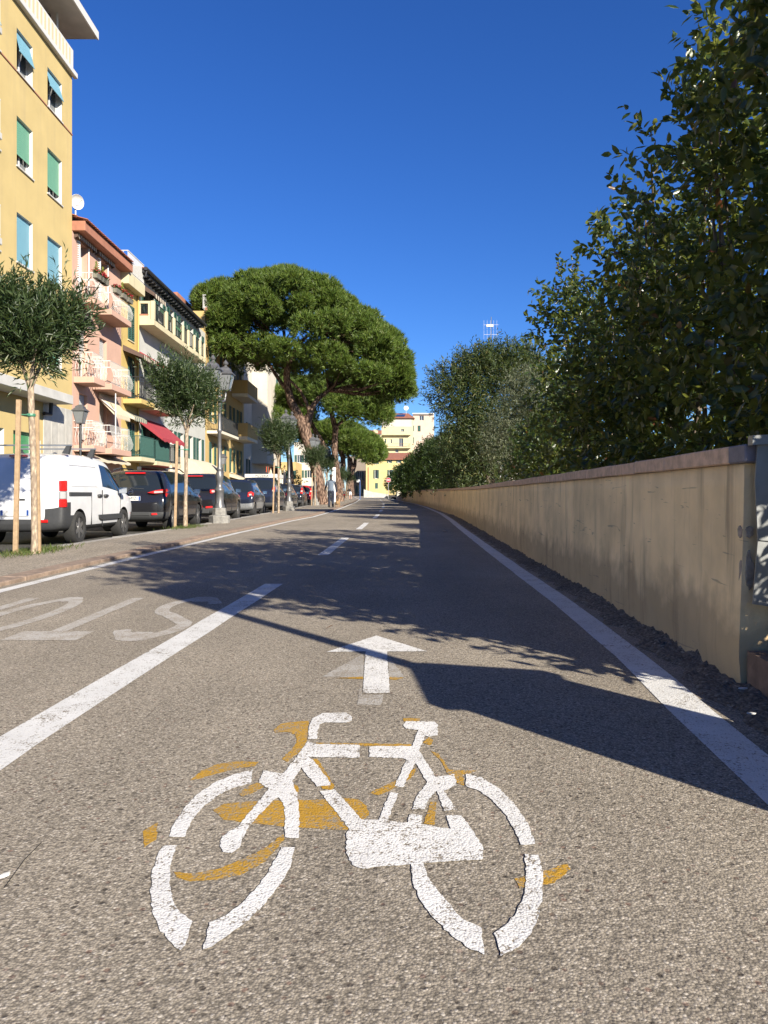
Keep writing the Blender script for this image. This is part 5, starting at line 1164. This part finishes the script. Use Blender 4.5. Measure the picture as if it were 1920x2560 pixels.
    # mirrors and door handles
    ym = (st[gl['front'][1]-1][0]-.28)*Ls; wb = .92*Ws if cat != 'van' else .9
    for sx in (-1, 1):
        mb = MB(); mb.lathe([(.02, -.1), (.075, -.08), (.095, 0), (.08, .07), (.02, .09)], 10, mx=Matrix.Translation((sx*(wb+.1), ym, 1.05*Hs)) @ Matrix.Rotation(rad(80)*sx, 4, 'Y') @ Matrix.Diagonal((.75, .7, 1.1, 1))); mr = mb.build('mirror', M['plastic'] if cat == 'van' else paint_m, root, smooth=True)
        mb = MB(); mb.box(-.085, .085, -.006, .0, -.06, .06, mx=Matrix.Translation((sx*(wb+.1), ym-.07, 1.05*Hs))); mb.build('mirror_glass', M['chrome'], mr)
    if parts: parts(root)
    return root
def lamp_pair(root, pts, y0, y1, mat, name='tail_light', parent=None, mirror=True):
    """lamp lens from a polygon of (x, z) on the rear, wrapping a little round the corner"""
    for sx in ((1, -1) if mirror else (1,)):
        mb = MB(); n = len(pts)
        vs = [(sx*px_, y0+max(0, (px_-.62))*.42, pz_) for px_, pz_ in pts]+[(sx*px_, y1+max(0, (px_-.62))*.42, pz_) for px_, pz_ in pts]
        mb.add(vs, [tuple(range(n)), tuple(range(2*n-1, n-1, -1))]+[(i, (i+1) % n, n+(i+1) % n, n+i) for i in range(n)]); mb.build(name, mat, parent or root, bevel=.006)
def number_plate(root, y, z, txt=None, w=.52):
    mb = MB(); mb.box(-w/2, w/2, y-.012, y, z-.055, z+.055); pl = mb.build('number_plate', M['plate'], root)
    for sx in (-1, 1): mb = MB(); mb.box(sx*(w/2-.022)-.02, sx*(w/2-.022)+.02, y-.015, y-.0125, z-.05, z+.05); mb.build('plate_band', M['plateblue'], pl)
    if txt: text_mesh('plate_text', txt, .1, M['ink'], pl, Matrix.Translation((0.02, y-.0145, z)) @ Matrix.Rotation(rad(90), 4, 'X'), .95)
def van_parts(r):
    W = .885
    for sx in (-1, 1):
        for za, zb, mt, yo in ((.72, .865, 'tail_red', .0), (.872, 1.01, 'tail_clear', -.004), (1.017, 1.21, 'tail_red', .012)):
            mb = MB(); mb.prism([(sx*.79, yo+.012), (sx*.83, yo), (sx*.876, yo+.03), (sx*.899, yo+.07), (sx*.896, .15), (sx*.79, .15)], 'z', za, zb); mb.build('tail_light', M[mt], r, bevel=.008)
    for sx in (-1, 1):
        mb = MB(); mb.prism([(1.75, .46), (1.86, .43), (3.05, .43), (3.12, .47), (3.1, .54), (1.72, .54)], 'x', sx*(W-.005), sx*(W+.022)); mb.build('side_moulding', M['plastic'], r, bevel=.004)
        mb = MB(); mb.box(sx*(W-.01), sx*(W+.012), .28, 1.32, .935, 1.0); mb.build('door_rail', M['plastic'], r)
        for yy in (1.78, 2.12): mb = MB(); mb.lathe([(.01, -.1), (.03, -.09), (.036, 0), (.03, .09), (.01, .1)], 8, mx=Matrix.Translation((sx*(W+.008), yy, .93)) @ Matrix.Rotation(rad(90), 4, 'X')); mb.build('door_handle', M['plastic'], r, smooth=True)
        for yy, za, zb in ((1.36, .34, 1.0), (1.95, .3, 1.05), (3.02, .3, .98)):
            mb = MB(); mb.box(sx*(W-.012), sx*(W+.0025), yy-.004, yy+.004, za, zb); mb.build('door_seam', M['dark'], r)
        mb = MB(); mb.prism([(.35, 1.06), (1.85, 1.06), (1.93, 1.5), (.38, 1.5)], 'x', sx*.80, sx*.853); 
        mb = MB()
        for (a, c), (d, e) in zip([(.42, 1.12), (1.75, 1.12), (1.84, 1.52), (.46, 1.52)], [(1.75, 1.12), (1.84, 1.52), (.46, 1.52), (.42, 1.12)]):
            xx = lambda zz: sx*(.868-(zz-1.06)*.175); mb.tube([(xx(c), a, c), (xx(e), d, e)], .006, 5)
        mb.build('panel_crease', M['van_white'], r)
    for xx in (0,): mb = MB(); mb.box(xx-.005, xx+.005, .0, .06, .42, 1.6); mb.build('door_seam', M['dark'], r)
    for zz in (.58, 1.12):
        mb = MB(); mb.box(.80, .835, .045, .075, zz-.05, zz+.05); mb.build('door_hinge', M['whitepaint'], r)
    mb = MB(); mb.lathe([(.001, 0), (.075, 0), (.075, .012), (.001, .014)], 18, mx=Matrix.Translation((.42, .02, .86)) @ Matrix.Rotation(rad(90), 4, 'X') @ Matrix.Diagonal((1, .5, 1, 1))); mb.build('badge', M['navy_paint'], r)
    mb = MB(); mb.box(.05, .18, .0, .03, .84, .88); mb.build('door_handle', M['plastic'], r)
    mb = MB(); mb.box(-.16, .16, .10, .16, 1.655, 1.69); mb.build('brake_light', M['tail_red'], r); mb = MB(); mb.box(.45, .6, -.012, .01, .44, .49); mb.build('reflector', M['tail_red'], r)
    number_plate(r, -.01, .62)
    for yy in (.55, 1.75):
        mb = MB(); mb.box(-.82, .82, yy-.02, yy+.02, 1.88, 1.91); rb = mb.build('roof_bar', M['steel'], r, bevel=.006)
        for sx in (-1, 1): mb = MB(); mb.prism([(sx*.64, 1.74), (sx*.76, 1.72), (sx*.8, 1.88), (sx*.72, 1.88)], 'y', yy-.04, yy+.04); mb.build('bar_foot', M['plastic'], rb)
car('parked_van', 'white panel van with roof bars beside the first young tree', -6.77, 13.95, VAN, VANG, M['van_white'], wheels=(.76, 3.25), wr=.315, trim=.56, cat='van', parts=van_parts)
def suv_parts(txt, logo=None, chrome=True):
    def f(r):
        lamp_pair(r, [(.42, 1.0), (.62, .98), (.86, 1.0), (.885, 1.06), (.86, 1.1), (.62, 1.06)], .03, .2, M['tail_red']); lamp_pair(r, [(.6, .99), (.8, 1.0), (.8, 1.05), (.6, 1.04)], .022, .1, M['tail_clear'], 'reverse_light')
        lamp_pair(r, [(.82, .86), (.88, .9), (.885, .99), (.83, .98)], .04, .2, M['tail_red']); lamp_pair(r, [(.55, .44), (.75, .45), (.75, .50), (.55, .49)], -.02, .04, M['tail_red'], 'reflector')
        number_plate(r, .03, .86, txt)
        if logo == 'ring':
            mb = MB(); pts = [(.065*math.cos(t), .055, 1.03+.065*math.sin(t)) for t in [i*math.pi/9 for i in range(19)]]; mb.tube(pts, .011, 6, cap=False); mb.box(-.085, .085, .038, .052, 1.015, 1.045); mb.build('badge', M['chrome'], r)
        mb = MB(); mb.box(-.5, .5, -.012, .03, .43, .52); mb.build('skid_plate', M['plastic'], r, bevel=.01)
        for sx in (-1, 1):
            mb = MB(); mb.tube([(sx*.66, .75, 1.6), (sx*.66, 1.2, 1.655), (sx*.66, 2.2, 1.655), (sx*.66, 2.6, 1.58)], .018, 6); mb.build('roof_rail', M['plastic'], r, smooth=True)
            for yy in (1.5, 2.45): mb = MB(); mb.lathe([(.01, -.1), (.022, -.09), (.022, .09), (.01, .1)], 8, mx=Matrix.Translation((sx*.925, yy, .93)) @ Matrix.Rotation(rad(90), 4, 'X')); mb.build('door_handle', M['black_paint'], r, smooth=True)
            for yy in (1.2, 2.13, 3.05): mb = MB(); mb.box(sx*.905, sx*.9155, yy-.004, yy+.004, .32, 1.0); mb.build('door_seam', M['dark'], r)
        mb = MB(); mb.tube([(-.15, .2, 1.13), (.3, .17, 1.1)], .009, 5); mb.build('rear_wiper', M['plastic'], r)
        mb = MB(); mb.box(-.25, .25, .42, .5, 1.49, 1.525); mb.build('brake_light', M['tail_red'], r)
        mb = MB(); mb.box(-.05, .05, .72, .76, 1.6, 1.68); mb.build('roof_aerial', M['plastic'], r)
    return f
car('parked_car', 'black crossover with plate 316MZ behind the white van', -6.36, 19.0, SUV, SUVG, M['black_paint'], parts=suv_parts('316MZ', 'ring'))
def evo(r):
    lamp_pair(r, [(.62, .98), (.86, .98), (.875, 1.1), (.62, 1.1)], .06, .2, M['tail_red']); lamp_pair(r, [(.67, 1.01), (.76, 1.01), (.76, 1.08), (.67, 1.08)], .05, .1, M['tail_clear'], 'reverse_light')
    mb = MB(); mb.box(-.62, .62, .05, .1, 1.1, 1.125); mb.build('chrome_strip', M['chrome'], r); lamp_pair(r, [(.5, .5), (.75, .52), (.75, .58), (.5, .56)], -.03, .04, M['tail_red'], 'reflector')
    number_plate(r, .05, .92); mb = MB(); mb.box(-.6, .6, -.02, .02, .34, .46); mb.build('skid_plate', M['plastic'], r, bevel=.01)
    mb = MB(); mb.box(-.3, .3, .4, .5, 1.53, 1.56); mb.build('brake_light', M['tail_red'], r)
    for sx in (-1, 1):
        for yy in (1.2, 2.13): mb = MB(); mb.box(sx*.905, sx*.9165, yy-.004, yy+.004, .32, 1.0); mb.build('door_seam', M['dark'], r)
car('parked_car', 'glossy black off-roader behind the near lamp post', -6.2, 24.3, SUV, SUVG, M['black_paint'], Hs=1.03, wr=.36, parts=evo)
def small(r, bumper=False, col='tail_red'):
    lamp_pair(r, [(.58, .84), (.68, .78), (.8, .82), (.82, .98), (.72, 1.05), (.6, 1.0)], .03, .14, M['tail_red']); lamp_pair(r, [(.64, .88), (.74, .88), (.74, .95), (.64, .95)], .02, .08, M['tail_clear'], 'reverse_light')
    number_plate(r, .03, .7)
car('parked_car', 'small dark hatchback with silver lower bodywork', -5.98, 30.0, SUV, SUVG, M['navy_paint'], Ls=.8, Ws=.91, Hs=.96, wheels=(.62, 3.55), wr=.29, rim=M['darkalloy'], trim=.62, lower=M['silver_paint'], roofmat=M['navy_paint'], parts=small)
def mpv(r):
    lamp_pair(r, [(.72, .95), (.86, .9), (.885, 1.25), (.8, 1.3)], .06, .2, M['tail_red']); lamp_pair(r, [(.76, 1.02), (.86, 1.02), (.865, 1.12), (.76, 1.12)], .05, .12, M['tail_clear'], 'reverse_light'); number_plate(r, .03, .8)
car('parked_car', 'dark people carrier with tall red lamps behind the third young tree', -6.0, 35.5, SUV, SUVG, M['navy_paint'], Ls=1.02, Hs=1.08, parts=mpv)
car('parked_car', 'black hatchback behind the second street lamp', -5.95, 41.6, SUV, SUVG, M['black_paint'], Ls=.92, Ws=.95, Hs=.93, parts=small)
car('parked_car', 'black hatchback with red lamps left of the big pine trunk', -5.9, 46.8, SUV, SUVG, M['black_paint'], Ls=.9, Ws=.94, Hs=.93, parts=mpv)
car('parked_car', 'dark car with bright red rear next to the big pine trunk', -5.8, 51.6, SUV, SUVG, M['red_paint'], Ls=.9, Ws=.94, Hs=.93, parts=mpv)
car('parked_car', 'dark car glimpsed behind the big pine trunk', -6.0, 57.5, SUV, SUVG, M['navy_paint'], Ls=.95, Hs=.95, parts=small)
car('parked_car', 'dark car farthest along the row of parked cars', -6.4, 63.5, SUV, SUVG, M['black_paint'], Ls=.95, Hs=.95, parts=small)
car('parked_car', 'maroon car at the left edge of the picture behind the van', -7.32, 8.35, SUV, SUVG, M['maroon_paint'], parts=suv_parts(None))

# ------------------------------------------------------------------ street lamps
def make_lantern(root, c, s=1.0):
    mb = MB(); e = Vector(c)
    def sq(r, z): return [(e.x+r*s*a, e.y+r*s*b_, e.z+z*s) for a, b_ in ((-1, -1), (1, -1), (1, 1), (-1, 1))]
    L = MB(); lv = sq(.115, .0)+sq(.205, .44); L.add(lv, [(0, 1, 5, 4), (1, 2, 6, 5), (2, 3, 7, 6), (3, 0, 4, 7), (3, 2, 1, 0)]); 
    for i in range(4): mb.tube([lv[i], lv[i+4]], .014*s, 4)
    mb.add(sq(.13, -.02)+sq(.13, .015), [(0, 1, 5, 4), (1, 2, 6, 5), (2, 3, 7, 6), (3, 0, 4, 7), (3, 2, 1, 0), (4, 5, 6, 7)])
    mb.add(sq(.245, .44)+sq(.245, .465)+sq(.15, .56)+sq(.135, .62)+sq(.05, .68), [(3, 2, 1, 0)]+[(k*4+i, k*4+(i+1) % 4, k*4+4+(i+1) % 4, k*4+4+i) for k in range(4) for i in range(4)]+[(16, 17, 18, 19)])
    mb.lathe([(.05, .68), (.035, .71), (.07, .75), (.08, .785), (.05, .82), (.02, .86), (.005, .88)], 10, c=(e.x, e.y, e.z)) if s == 1 else None
    mb.tube([(e.x, e.y, e.z-.02), (e.x, e.y, e.z-.12)], .03, 6)
    lo = mb.build('lantern', M['lampgrey'], root); L.build('lantern_pane', M['lampglass'], lo); return lo
def make_lamp(loc, label):
    root = thing('street_lamp', loc, label, 'street lamp', 'street lamps along the strip')
    mb = MB()
    mb.lathe([(0.304, -.15), (0.304, .2), (0.290, .22), (0.205, .24), (0.191, .42), (0.178, .44)], 8); mb.build('base', M['lampstone'], root)
    mb = MB()
    mb.lathe([(0.158, .44), (0.155, .5), (0.125, .56), (0.122, .9), (0.139, .93), (0.139, .97), (0.099, 1.02), (0.079, 1.1), (0.092, 1.2), (0.115, 1.3), (0.109, 1.4), (0.073, 1.5), (0.086, 1.53), (0.086, 1.57), (0.056, 1.62), (0.053, 2.6), (0.066, 2.62), (0.066, 2.68), (0.050, 2.72), (0.045, 3.55), (0.059, 3.57), (0.059, 3.63), (0.040, 3.67), (0.033, 3.85)], 14)
    mb.build('column', M['lampgrey'], root, smooth=True)
    for sx in (-1, 1):
        dx, dy = .09*sx, .42*sx; mb = MB()
        mb.tube([(0, 0, 3.6), (dx*.4, dy*.4, 3.5), (dx*.85, dy*.85, 3.56), (dx, dy, 3.72), (dx, dy, 3.83)], [.03, .028, .026, .026, .03], 7)
        mb.tube([(dx*.2, dy*.2, 3.75), (dx*.55, dy*.55, 3.72), (dx*.7, dy*.7, 3.62), (dx*.5, dy*.5, 3.58)], .014, 5); mb.build('arm', M['lampgrey'], root, smooth=True)
        make_lantern(root, (dx, dy, 3.88))
    return root
LP = [(-4.72, 21.8, 'nearest grey street lamp with two lanterns, right of the off-roader'), (-4.5, 36.0, 'second grey twin street lamp from the viewer'), (-4.62, 50.9, 'third grey twin street lamp, against the big pine trunk'),
      (-4.78, 64, 'fourth grey twin street lamp, right of the big pine'), (-5.0, 77.2, 'fifth twin street lamp, above the walking man'), (-5.3, 89, 'sixth and farthest twin street lamp')]
lamp0 = make_lamp((LP[0][0], LP[0][1], .035), LP[0][2])
for x, y, lab in LP[1:]: c = copy_tree(lamp0); c.location = (x, y, zr(y)+.035); c['label'] = lab
# old bracket lantern in front of the pink house and one on the white house
wl = thing('bracket_lantern', (FX+1.9, FU(201, FX+1.9), 0), 'dark lantern on a slim post before the pink house', 'street lamp')
make_lantern(wl, (0, 0, FZ(201, 1058, FX+1.9)), .9); mb = MB(); mb.tube([(0, 0, -.2), (0, 0, FZ(201, 1060, FX+1.9))], .045, 8); mb.build('post', M['iron'], wl)
wl2 = thing('bracket_lantern', (FX+2.0, 47.2, 0), 'dark lantern on a slim post before the white house', 'street lamp')
make_lantern(wl2, (0, 0, 2.75), .95); mb = MB(); mb.tube([(0, 0, -.2), (0, 0, 2.7)], .05, 8); mb.build('post', M['iron'], wl2)
# folded cream parasols, pizzeria canopy
def parasol(x, y, z, lab, H=2.25):
    r = thing('folded_parasol', (x, y, z), lab, 'parasol', 'folded parasols at the restaurants'); mb = MB()
    n = 12; prof = [(.02, H), (.07, H-.12), (.15, H-.55), (.19, H-.85), (.2, H-.95), (.12, H-.98)]; vs = []
    for rr_, zz in prof: vs += [(rr_*(1.0 if j % 2 else .72)*math.cos(j*math.pi/6), rr_*(1.0 if j % 2 else .72)*math.sin(j*math.pi/6), zz) for j in range(n)]
    mb.add(vs, [(i*n+j, i*n+(j+1) % n, (i+1)*n+(j+1) % n, (i+1)*n+j) for i in range(len(prof)-1) for j in range(n)]); mb.build('cloth', M['cream'], r)
    mb = MB(); mb.tube([(0, 0, 0), (0, 0, H+.08)], .022, 6); mb.build('pole', M['stake'], r)
parasol(FX+1.95, 35.8, .03, 'folded cream parasol left of the pair before the ochre house'); parasol(FX+1.95, 36.9, .03, 'folded cream parasol right of the pair before the ochre house')
cy_ = 41.0; 
pz = thing('pizzeria_canopy', (-7.55, 46.5, 0), 'flat white terrace canopy lettered PIZZERIA beyond the people carrier', 'canopy')
mb = MB(); mb.box(-.95, 1.05, -.1, 2.6, 1.9, 2.12); mb.build('fascia', M['whitepaint'], pz)
text_mesh('sign_text', 'PIZZERIA', .2, M['ink'], pz, Matrix.Translation((.1, -.105, 2.0)) @ Matrix.Rotation(rad(90), 4, 'X'), 1.0)
for xx, yy in ((-.9, 0), (1.0, 0), (-.9, 2.5), (1.0, 2.5)): mb = MB(); mb.tube([(xx, yy, -.1), (xx, yy, 1.9)], .04, 6); mb.build('post', M['whitepaint'], pz)
parasol(-7.75, 52.0, .0, 'folded parasol left of the pair above the pizzeria canopy', 2.6); parasol(-7.1, 52.0, .0, 'folded parasol middle of those above the pizzeria canopy', 2.6); parasol(-6.9, 52.6, .0, 'folded parasol right of those above the pizzeria canopy', 2.6)

# ------------------------------------------------------------------ people, dog, scooter
M['denim'] = plain('dark_denim', (.018, .024, .045), .9, var=.2, sc=20); M['vest'] = plain('blue_grey_padded_vest', (.13, .17, .23), .8, var=.15, sc=20); M['navycloth'] = plain('navy_sleeve_cloth', (.012, .014, .028), .9, var=.1)
M['skin'] = plain('skin', (.45, .26, .18), .6, var=.08); M['hair'] = plain('dark_hair', (.04, .028, .02), .8, var=.2); M['shoe'] = plain('grey_shoe', (.1, .1, .11), .7, var=.2); M['whitecloth'] = plain('pale_cloth', (.62, .63, .68), .9, var=.1); M['blackcloth'] = plain('black_cloth', (.012, .012, .014), .9, var=.1)
M['fur'] = plain('tan_fur', (.34, .21, .1), .9, var=.3, sc=30)
def skin_figure(name, parent, joints, edges, mats, matf, root_i=0, sub=2):
    me = bpy.data.meshes.new(name); me.from_pydata([j[:3] for j in joints], edges, []); o = bpy.data.objects.new(name, me); COL.objects.link(o)
    sk = o.modifiers.new('skin', 'SKIN'); sk.use_smooth_shade = True
    for v, j in zip(me.skin_vertices[0].data, joints): v.radius = (j[3], j[4] if len(j) > 4 else j[3])
    me.skin_vertices[0].data[root_i].use_root = True
    ss = o.modifiers.new('sub', 'SUBSURF'); ss.levels = sub
    dg = bpy.context.evaluated_depsgraph_get(); m2 = bpy.data.meshes.new_from_object(o.evaluated_get(dg)); bpy.data.objects.remove(o); m2.name = name
    m2.materials.clear()
    for m_ in mats: m2.materials.append(m_)
    for p in m2.polygons: p.material_index = matf(p.center); p.use_smooth = True
    r = bpy.data.objects.new(name, m2); COL.objects.link(r); r.parent = parent; return r
def person_walk(loc, label, mats, matf, rz=0, s=1.0):
    root = thing('person', loc, label, 'person', None, rz); root.scale = (s, s, s)
    J = [(0, 0, .95, .15, .11), (0, 0, 1.12, .145, .1), (0, .01, 1.32, .18, .11), (0, .02, 1.45, .12, .09), (0, .03, 1.53, .055), (0, .05, 1.62, .078, .09), (0, .045, 1.74, .062, .072),
         (-.1, .01, .86, .105), (-.11, .14, .5, .078), (-.11, .05, .1, .055), (-.12, .2, .045, .045),      # left leg forward
         (.1, -.01, .86, .105), (.11, .02, .48, .078), (.11, -.22, .12, .055), (.12, -.08, .05, .045),       # right leg behind
         (-.2, .02, 1.41, .075), (-.27, .04, 1.16, .06), (-.33, .2, 1.06, .046), (-.34, .26, 1.05, .036),
         (.2, .02, 1.41, .075), (.28, -.02, 1.14, .06), (.3, .04, .9, .046), (.3, .06, .81, .036)]
    E = [(0, 1), (1, 2), (2, 3), (3, 4), (4, 5), (5, 6), (0, 7), (7, 8), (8, 9), (9, 10), (0, 11), (11, 12), (12, 13), (13, 14), (3, 15), (15, 16), (16, 17), (17, 18), (3, 19), (19, 20), (20, 21), (21, 22)]
    skin_figure('body', root, J, E, mats, matf)
    for (hx, hy, hz) in ((-.345, .29, 1.04), (.3, .065, .77)):    # hands with separate fingers
        mb = MB(); mb.lathe([(.005, -.05), (.03, -.04), (.036, 0), (.03, .035), (.005, .045)], 8, c=(hx, hy, hz))
        for k in range(4): mb.tube([(hx-.027+.018*k, hy+.01, hz-.03), (hx-.027+.018*k, hy+.025, hz-.07), (hx-.025+.018*k, hy+.015, hz-.1+.006*abs(k-1.5))], .0085, 5)
        mb.tube([(hx+.025, hy, hz), (hx+.045, hy+.025, hz-.03), (hx+.04, hy+.04, hz-.055)], .0095, 5); mb.build('hand', M['skin'], root, smooth=True)
    mb = MB(); mb.lathe([(.01, -.05), (.075, -.035), (.094, .02), (.09, .075), (.06, .118), (.01, .135)], 12, mx=Matrix.Translation((0, .038, 1.72)) @ Matrix.Diagonal((.93, 1.08, 1, 1))); mb.build('hair', M['hair'], root, smooth=True)
    return root
def man_mat(c):
    if c.z > 1.56: return 3 if (c.z > 1.645 or c.y < .04) else 2
    if abs(c.x) > .205 and c.z > .78: return 1 if not (c.z < .86 or (c.x < 0 and c.y > .22)) else 2
    if c.z > .93: return 0 if c.z < 1.47 else 1
    return 4 if c.z > .1 else 5
mp = AT(850, 1264, 43)
man = person_walk((-3.0, 43.0, zr(43)+.03), 'man in a blue-grey vest and dark jeans walking away with a dog', [M['vest'], M['navycloth'], M['skin'], M['hair'], M['denim'], M['shoe']], man_mat, 0, 1.03)
def dog(loc, rz):
    r = thing('dog', loc, 'small tan dog walking beside the man on the tree strip', 'dog', None, rz)
    J = [(0, -.18, .3, .075), (0, .0, .29, .08), (0, .18, .31, .09), (0, .27, .4, .06), (0, .33, .47, .065), (0, .43, .44, .035),
         (.05, .19, .2, .035), (.055, .18, .1, .022), (.055, .2, .02, .024), (-.05, .19, .2, .035), (-.055, .22, .1, .022), (-.055, .25, .02, .024),
         (.055, -.17, .22, .05), (.06, -.13, .15, .035), (.06, -.22, .09, .022), (.06, -.2, .02, .024), (-.055, -.17, .22, .05), (-.06, -.1, .15, .035), (-.06, -.17, .09, .022), (-.06, -.15, .02, .024), (0, -.27, .38, .022), (0, -.32, .48, .015)]
    E = [(0, 1), (1, 2), (2, 3), (3, 4), (4, 5), (2, 6), (6, 7), (7, 8), (2, 9), (9, 10), (10, 11), (0, 12), (12, 13), (13, 14), (14, 15), (0, 16), (16, 17), (17, 18), (18, 19), (0, 20), (20, 21)]
    skin_figure('body', r, J, E, [M['fur']], lambda c: 0, 1)
    for sx in (-1, 1): mb = MB(); mb.add([(sx*.03, .31, .51), (sx*.06, .31, .5), (sx*.07, .3, .43), (sx*.045, .325, .5)], [(0, 1, 3), (1, 2, 3), (0, 3, 2)]); mb.build('ear', M['fur'], r)
dog((-2.6, 42.7, zr(42.7)+.045), rad(-12))
def bend_mat(c):
    if c.z > 1.2 and abs(c.y) < .25 and c.z > 1.5: return 3
    if c.z > .78: return 0
    return 4 if c.z > .1 else 5
pr2 = thing('person', (-3.9, 88, zr(88)+.04), 'person in dark top and pale skirt leaning beside the scooter', 'person', None, rad(20))
J = [(0, 0, .88, .15, .12), (0, .12, 1.02, .14, .11), (0, .3, 1.15, .16, .11), (0, .42, 1.22, .1), (0, .5, 1.27, .05), (0, .6, 1.3, .08), (0, .68, 1.3, .07),
     (-.1, 0, .8, .09), (-.1, .03, .46, .06), (-.1, -.02, .08, .042), (-.1, .1, .04, .04), (.1, 0, .8, .09), (.11, .05, .46, .06), (.11, .0, .08, .042), (.11, .12, .04, .04), (-.19, .38, 1.16, .055), (-.22, .45, .92, .042), (-.18, .55, .75, .036), (.19, .38, 1.16, .055), (.22, .45, .92, .042), (.18, .55, .75, .036)]
skin_figure('body', pr2, J, [(0, 1), (1, 2), (2, 3), (3, 4), (4, 5), (5, 6), (0, 7), (7, 8), (8, 9), (9, 10), (0, 11), (11, 12), (12, 13), (13, 14), (3, 15), (15, 16), (16, 17), (3, 18), (18, 19), (19, 20)],
            [M['whitecloth'], M['blackcloth'], M['skin'], M['hair'], M['shoe']], lambda c: (3 if c.y > .5 and c.z > 1.15 else 1 if c.z > .98 else 0 if c.z > .55 else 2 if c.z > .1 else 4))
sc_ = thing('motor_scooter', (-4.5, 84, zr(84)+.04), 'black motor scooter parked on the tree strip', 'scooter', None, rad(8))
for yy in (-.6, .6): 
    mb = MB(); mb.lathe([(.12, -.05), (.22, -.05), (.25, -.03), (.25, .03), (.22, .05), (.12, .05)], 18, mx=Matrix.Translation((0, yy, .25)) @ Matrix.Rotation(rad(90), 4, 'Y')); mb.build('wheel', M['tyre'], sc_, smooth=True)
mb = MB(); mb.prism([(-.9, .62), (-.75, .42), (-.35, .38), (-.2, .28), (.25, .28), (.38, .5), (.45, .95), (.38, .98), (.24, .45), (-.05, .4), (-.12, .72), (-.8, .74)], 'x', -.15, .15); mb.build('body', M['black_paint'], sc_, bevel=.03)
mb = MB(); mb.prism([(-.85, .75), (-.15, .73), (-.12, .8), (-.5, .84), (-.85, .84)], 'x', -.13, .13); mb.build('seat', M['plastic'], sc_, bevel=.02)
mb = MB(); mb.tube([(0, .55, .4), (0, .4, 1.0)], .03, 6); mb.tube([(-.32, .3, 1.04), (0, .4, 1.02), (.32, .3, 1.04)], .016, 6); mb.build('handlebar', M['iron'], sc_)
mb = MB(); mb.prism([(.4, 1.0), (.44, 1.0), (.36, 1.4), (.33, 1.4)], 'x', -.2, .2); mb.build('windscreen', M['lampglass'], sc_)
mb = MB(); mb.box(-.06, .06, -.92, -.88, .6, .66); mb.build('tail_light', M['tail_red'], sc_)
# ------------------------------------------------------------------ signs, far railings
M['signred'] = plain('sign_red', (.42, .03, .04), .45, var=.06); M['signwhite'] = plain('sign_white', (.75, .75, .75), .45, var=.04); M['signblue'] = plain('sign_blue', (.05, .12, .35), .5, var=.05)
yn = 96; xn = (971-960)/FPX*yn; zn = AT(971, 1200, yn).z-zr(yn)
ne = thing('no_entry_sign', (xn, yn, zr(yn)), 'round red no-entry sign on a post at the far bend', 'sign')
def disc(r, t, y): mb = MB(); mb.lathe([(r, 0), (r, t)], 28, mx=Matrix.Translation((0, y, zn)) @ Matrix.Rotation(rad(90), 4, 'X')); return mb
disc(.30, .015, -.04).build('rim', M['signwhite'], ne); disc(.275, .006, -.0555).build('disc', M['signred'], ne)
mb = MB(); mb.box(-.2, .2, -.068, -.0625, zn-.05, zn+.05); mb.build('bar', M['signwhite'], ne); mb = MB(); mb.tube([(0, 0, -.1), (0, 0, zn+.3)], .035, 8); mb.build('post', M['steel'], ne)
ys_ = 98; ws = thing('road_sign', ((900-960)/FPX*ys_, ys_, zr(ys_)), 'white square sign on a blue-grey post at the far left kerb', 'sign')
mb = MB(); mb.tube([(0, 0, -.1), (0, 0, 2.7)], .05, 8); mb.build('post', M['signblue'], ws); mb = MB(); mb.prism([(-.42, 2.55), (-.05, 2.6), (-.02, 2.4), (-.2, 2.22), (-.42, 2.25)], 'y', -.09, -.06); mb.build('panel', M['signwhite'], ws)
nb = thing('notice_board', (-4.35, 66, zr(66)), 'tall white notice board behind the walking man', 'sign')
mb = MB(); mb.box(-.16, .16, -.05, .05, .1, 3.1); mb.build('panel', M['signwhite'], nb); mb = MB(); mb.box(-.2, .2, -.08, .08, -.05, .1); mb.build('foot', M['steel'], nb)
rl = thing('bridge_parapet', (-.8, 128, zr(128)), 'pale stone parapet wall at the foot of the yellow end house', 'wall')
mb = MB(); mb.prism([(-2.6, -.5), (-2.6, 1.4), (-1.2, .95), (1.6, .55), (1.6, -.5)], 'y', 0, .35); mb.build('parapet', M['marble'], rl)
fr = thing('far_railing', (.4, 112, zr(112)), 'dark iron railing at the far bend below the yellow house', 'railing')
mb = MB(); mb.box(-.05, 2.6, -.04, .04, .0, .3); mb.build('plinth', M['iron'], fr)
for i in range(12): mb = MB(); mb.box(i*.22, i*.22+.05, -.025, .025, .3, 1.0); mb.build('picket', M['iron'], fr)
wb = thing('meter_box', (WALL(84)-.2, 84, zr(84)), 'bright cream box built into the far end of the wall', 'box')
mb = MB(); mb.box(-.4, .25, -.2, .3, -.05, 1.1); mb.build('cabinet', M['offwhite'], wb, bevel=.02); mb = MB(); mb.box(-.34, .19, -.215, -.203, .1, 1.0); mb.build('door', M['offwhite'], wb)
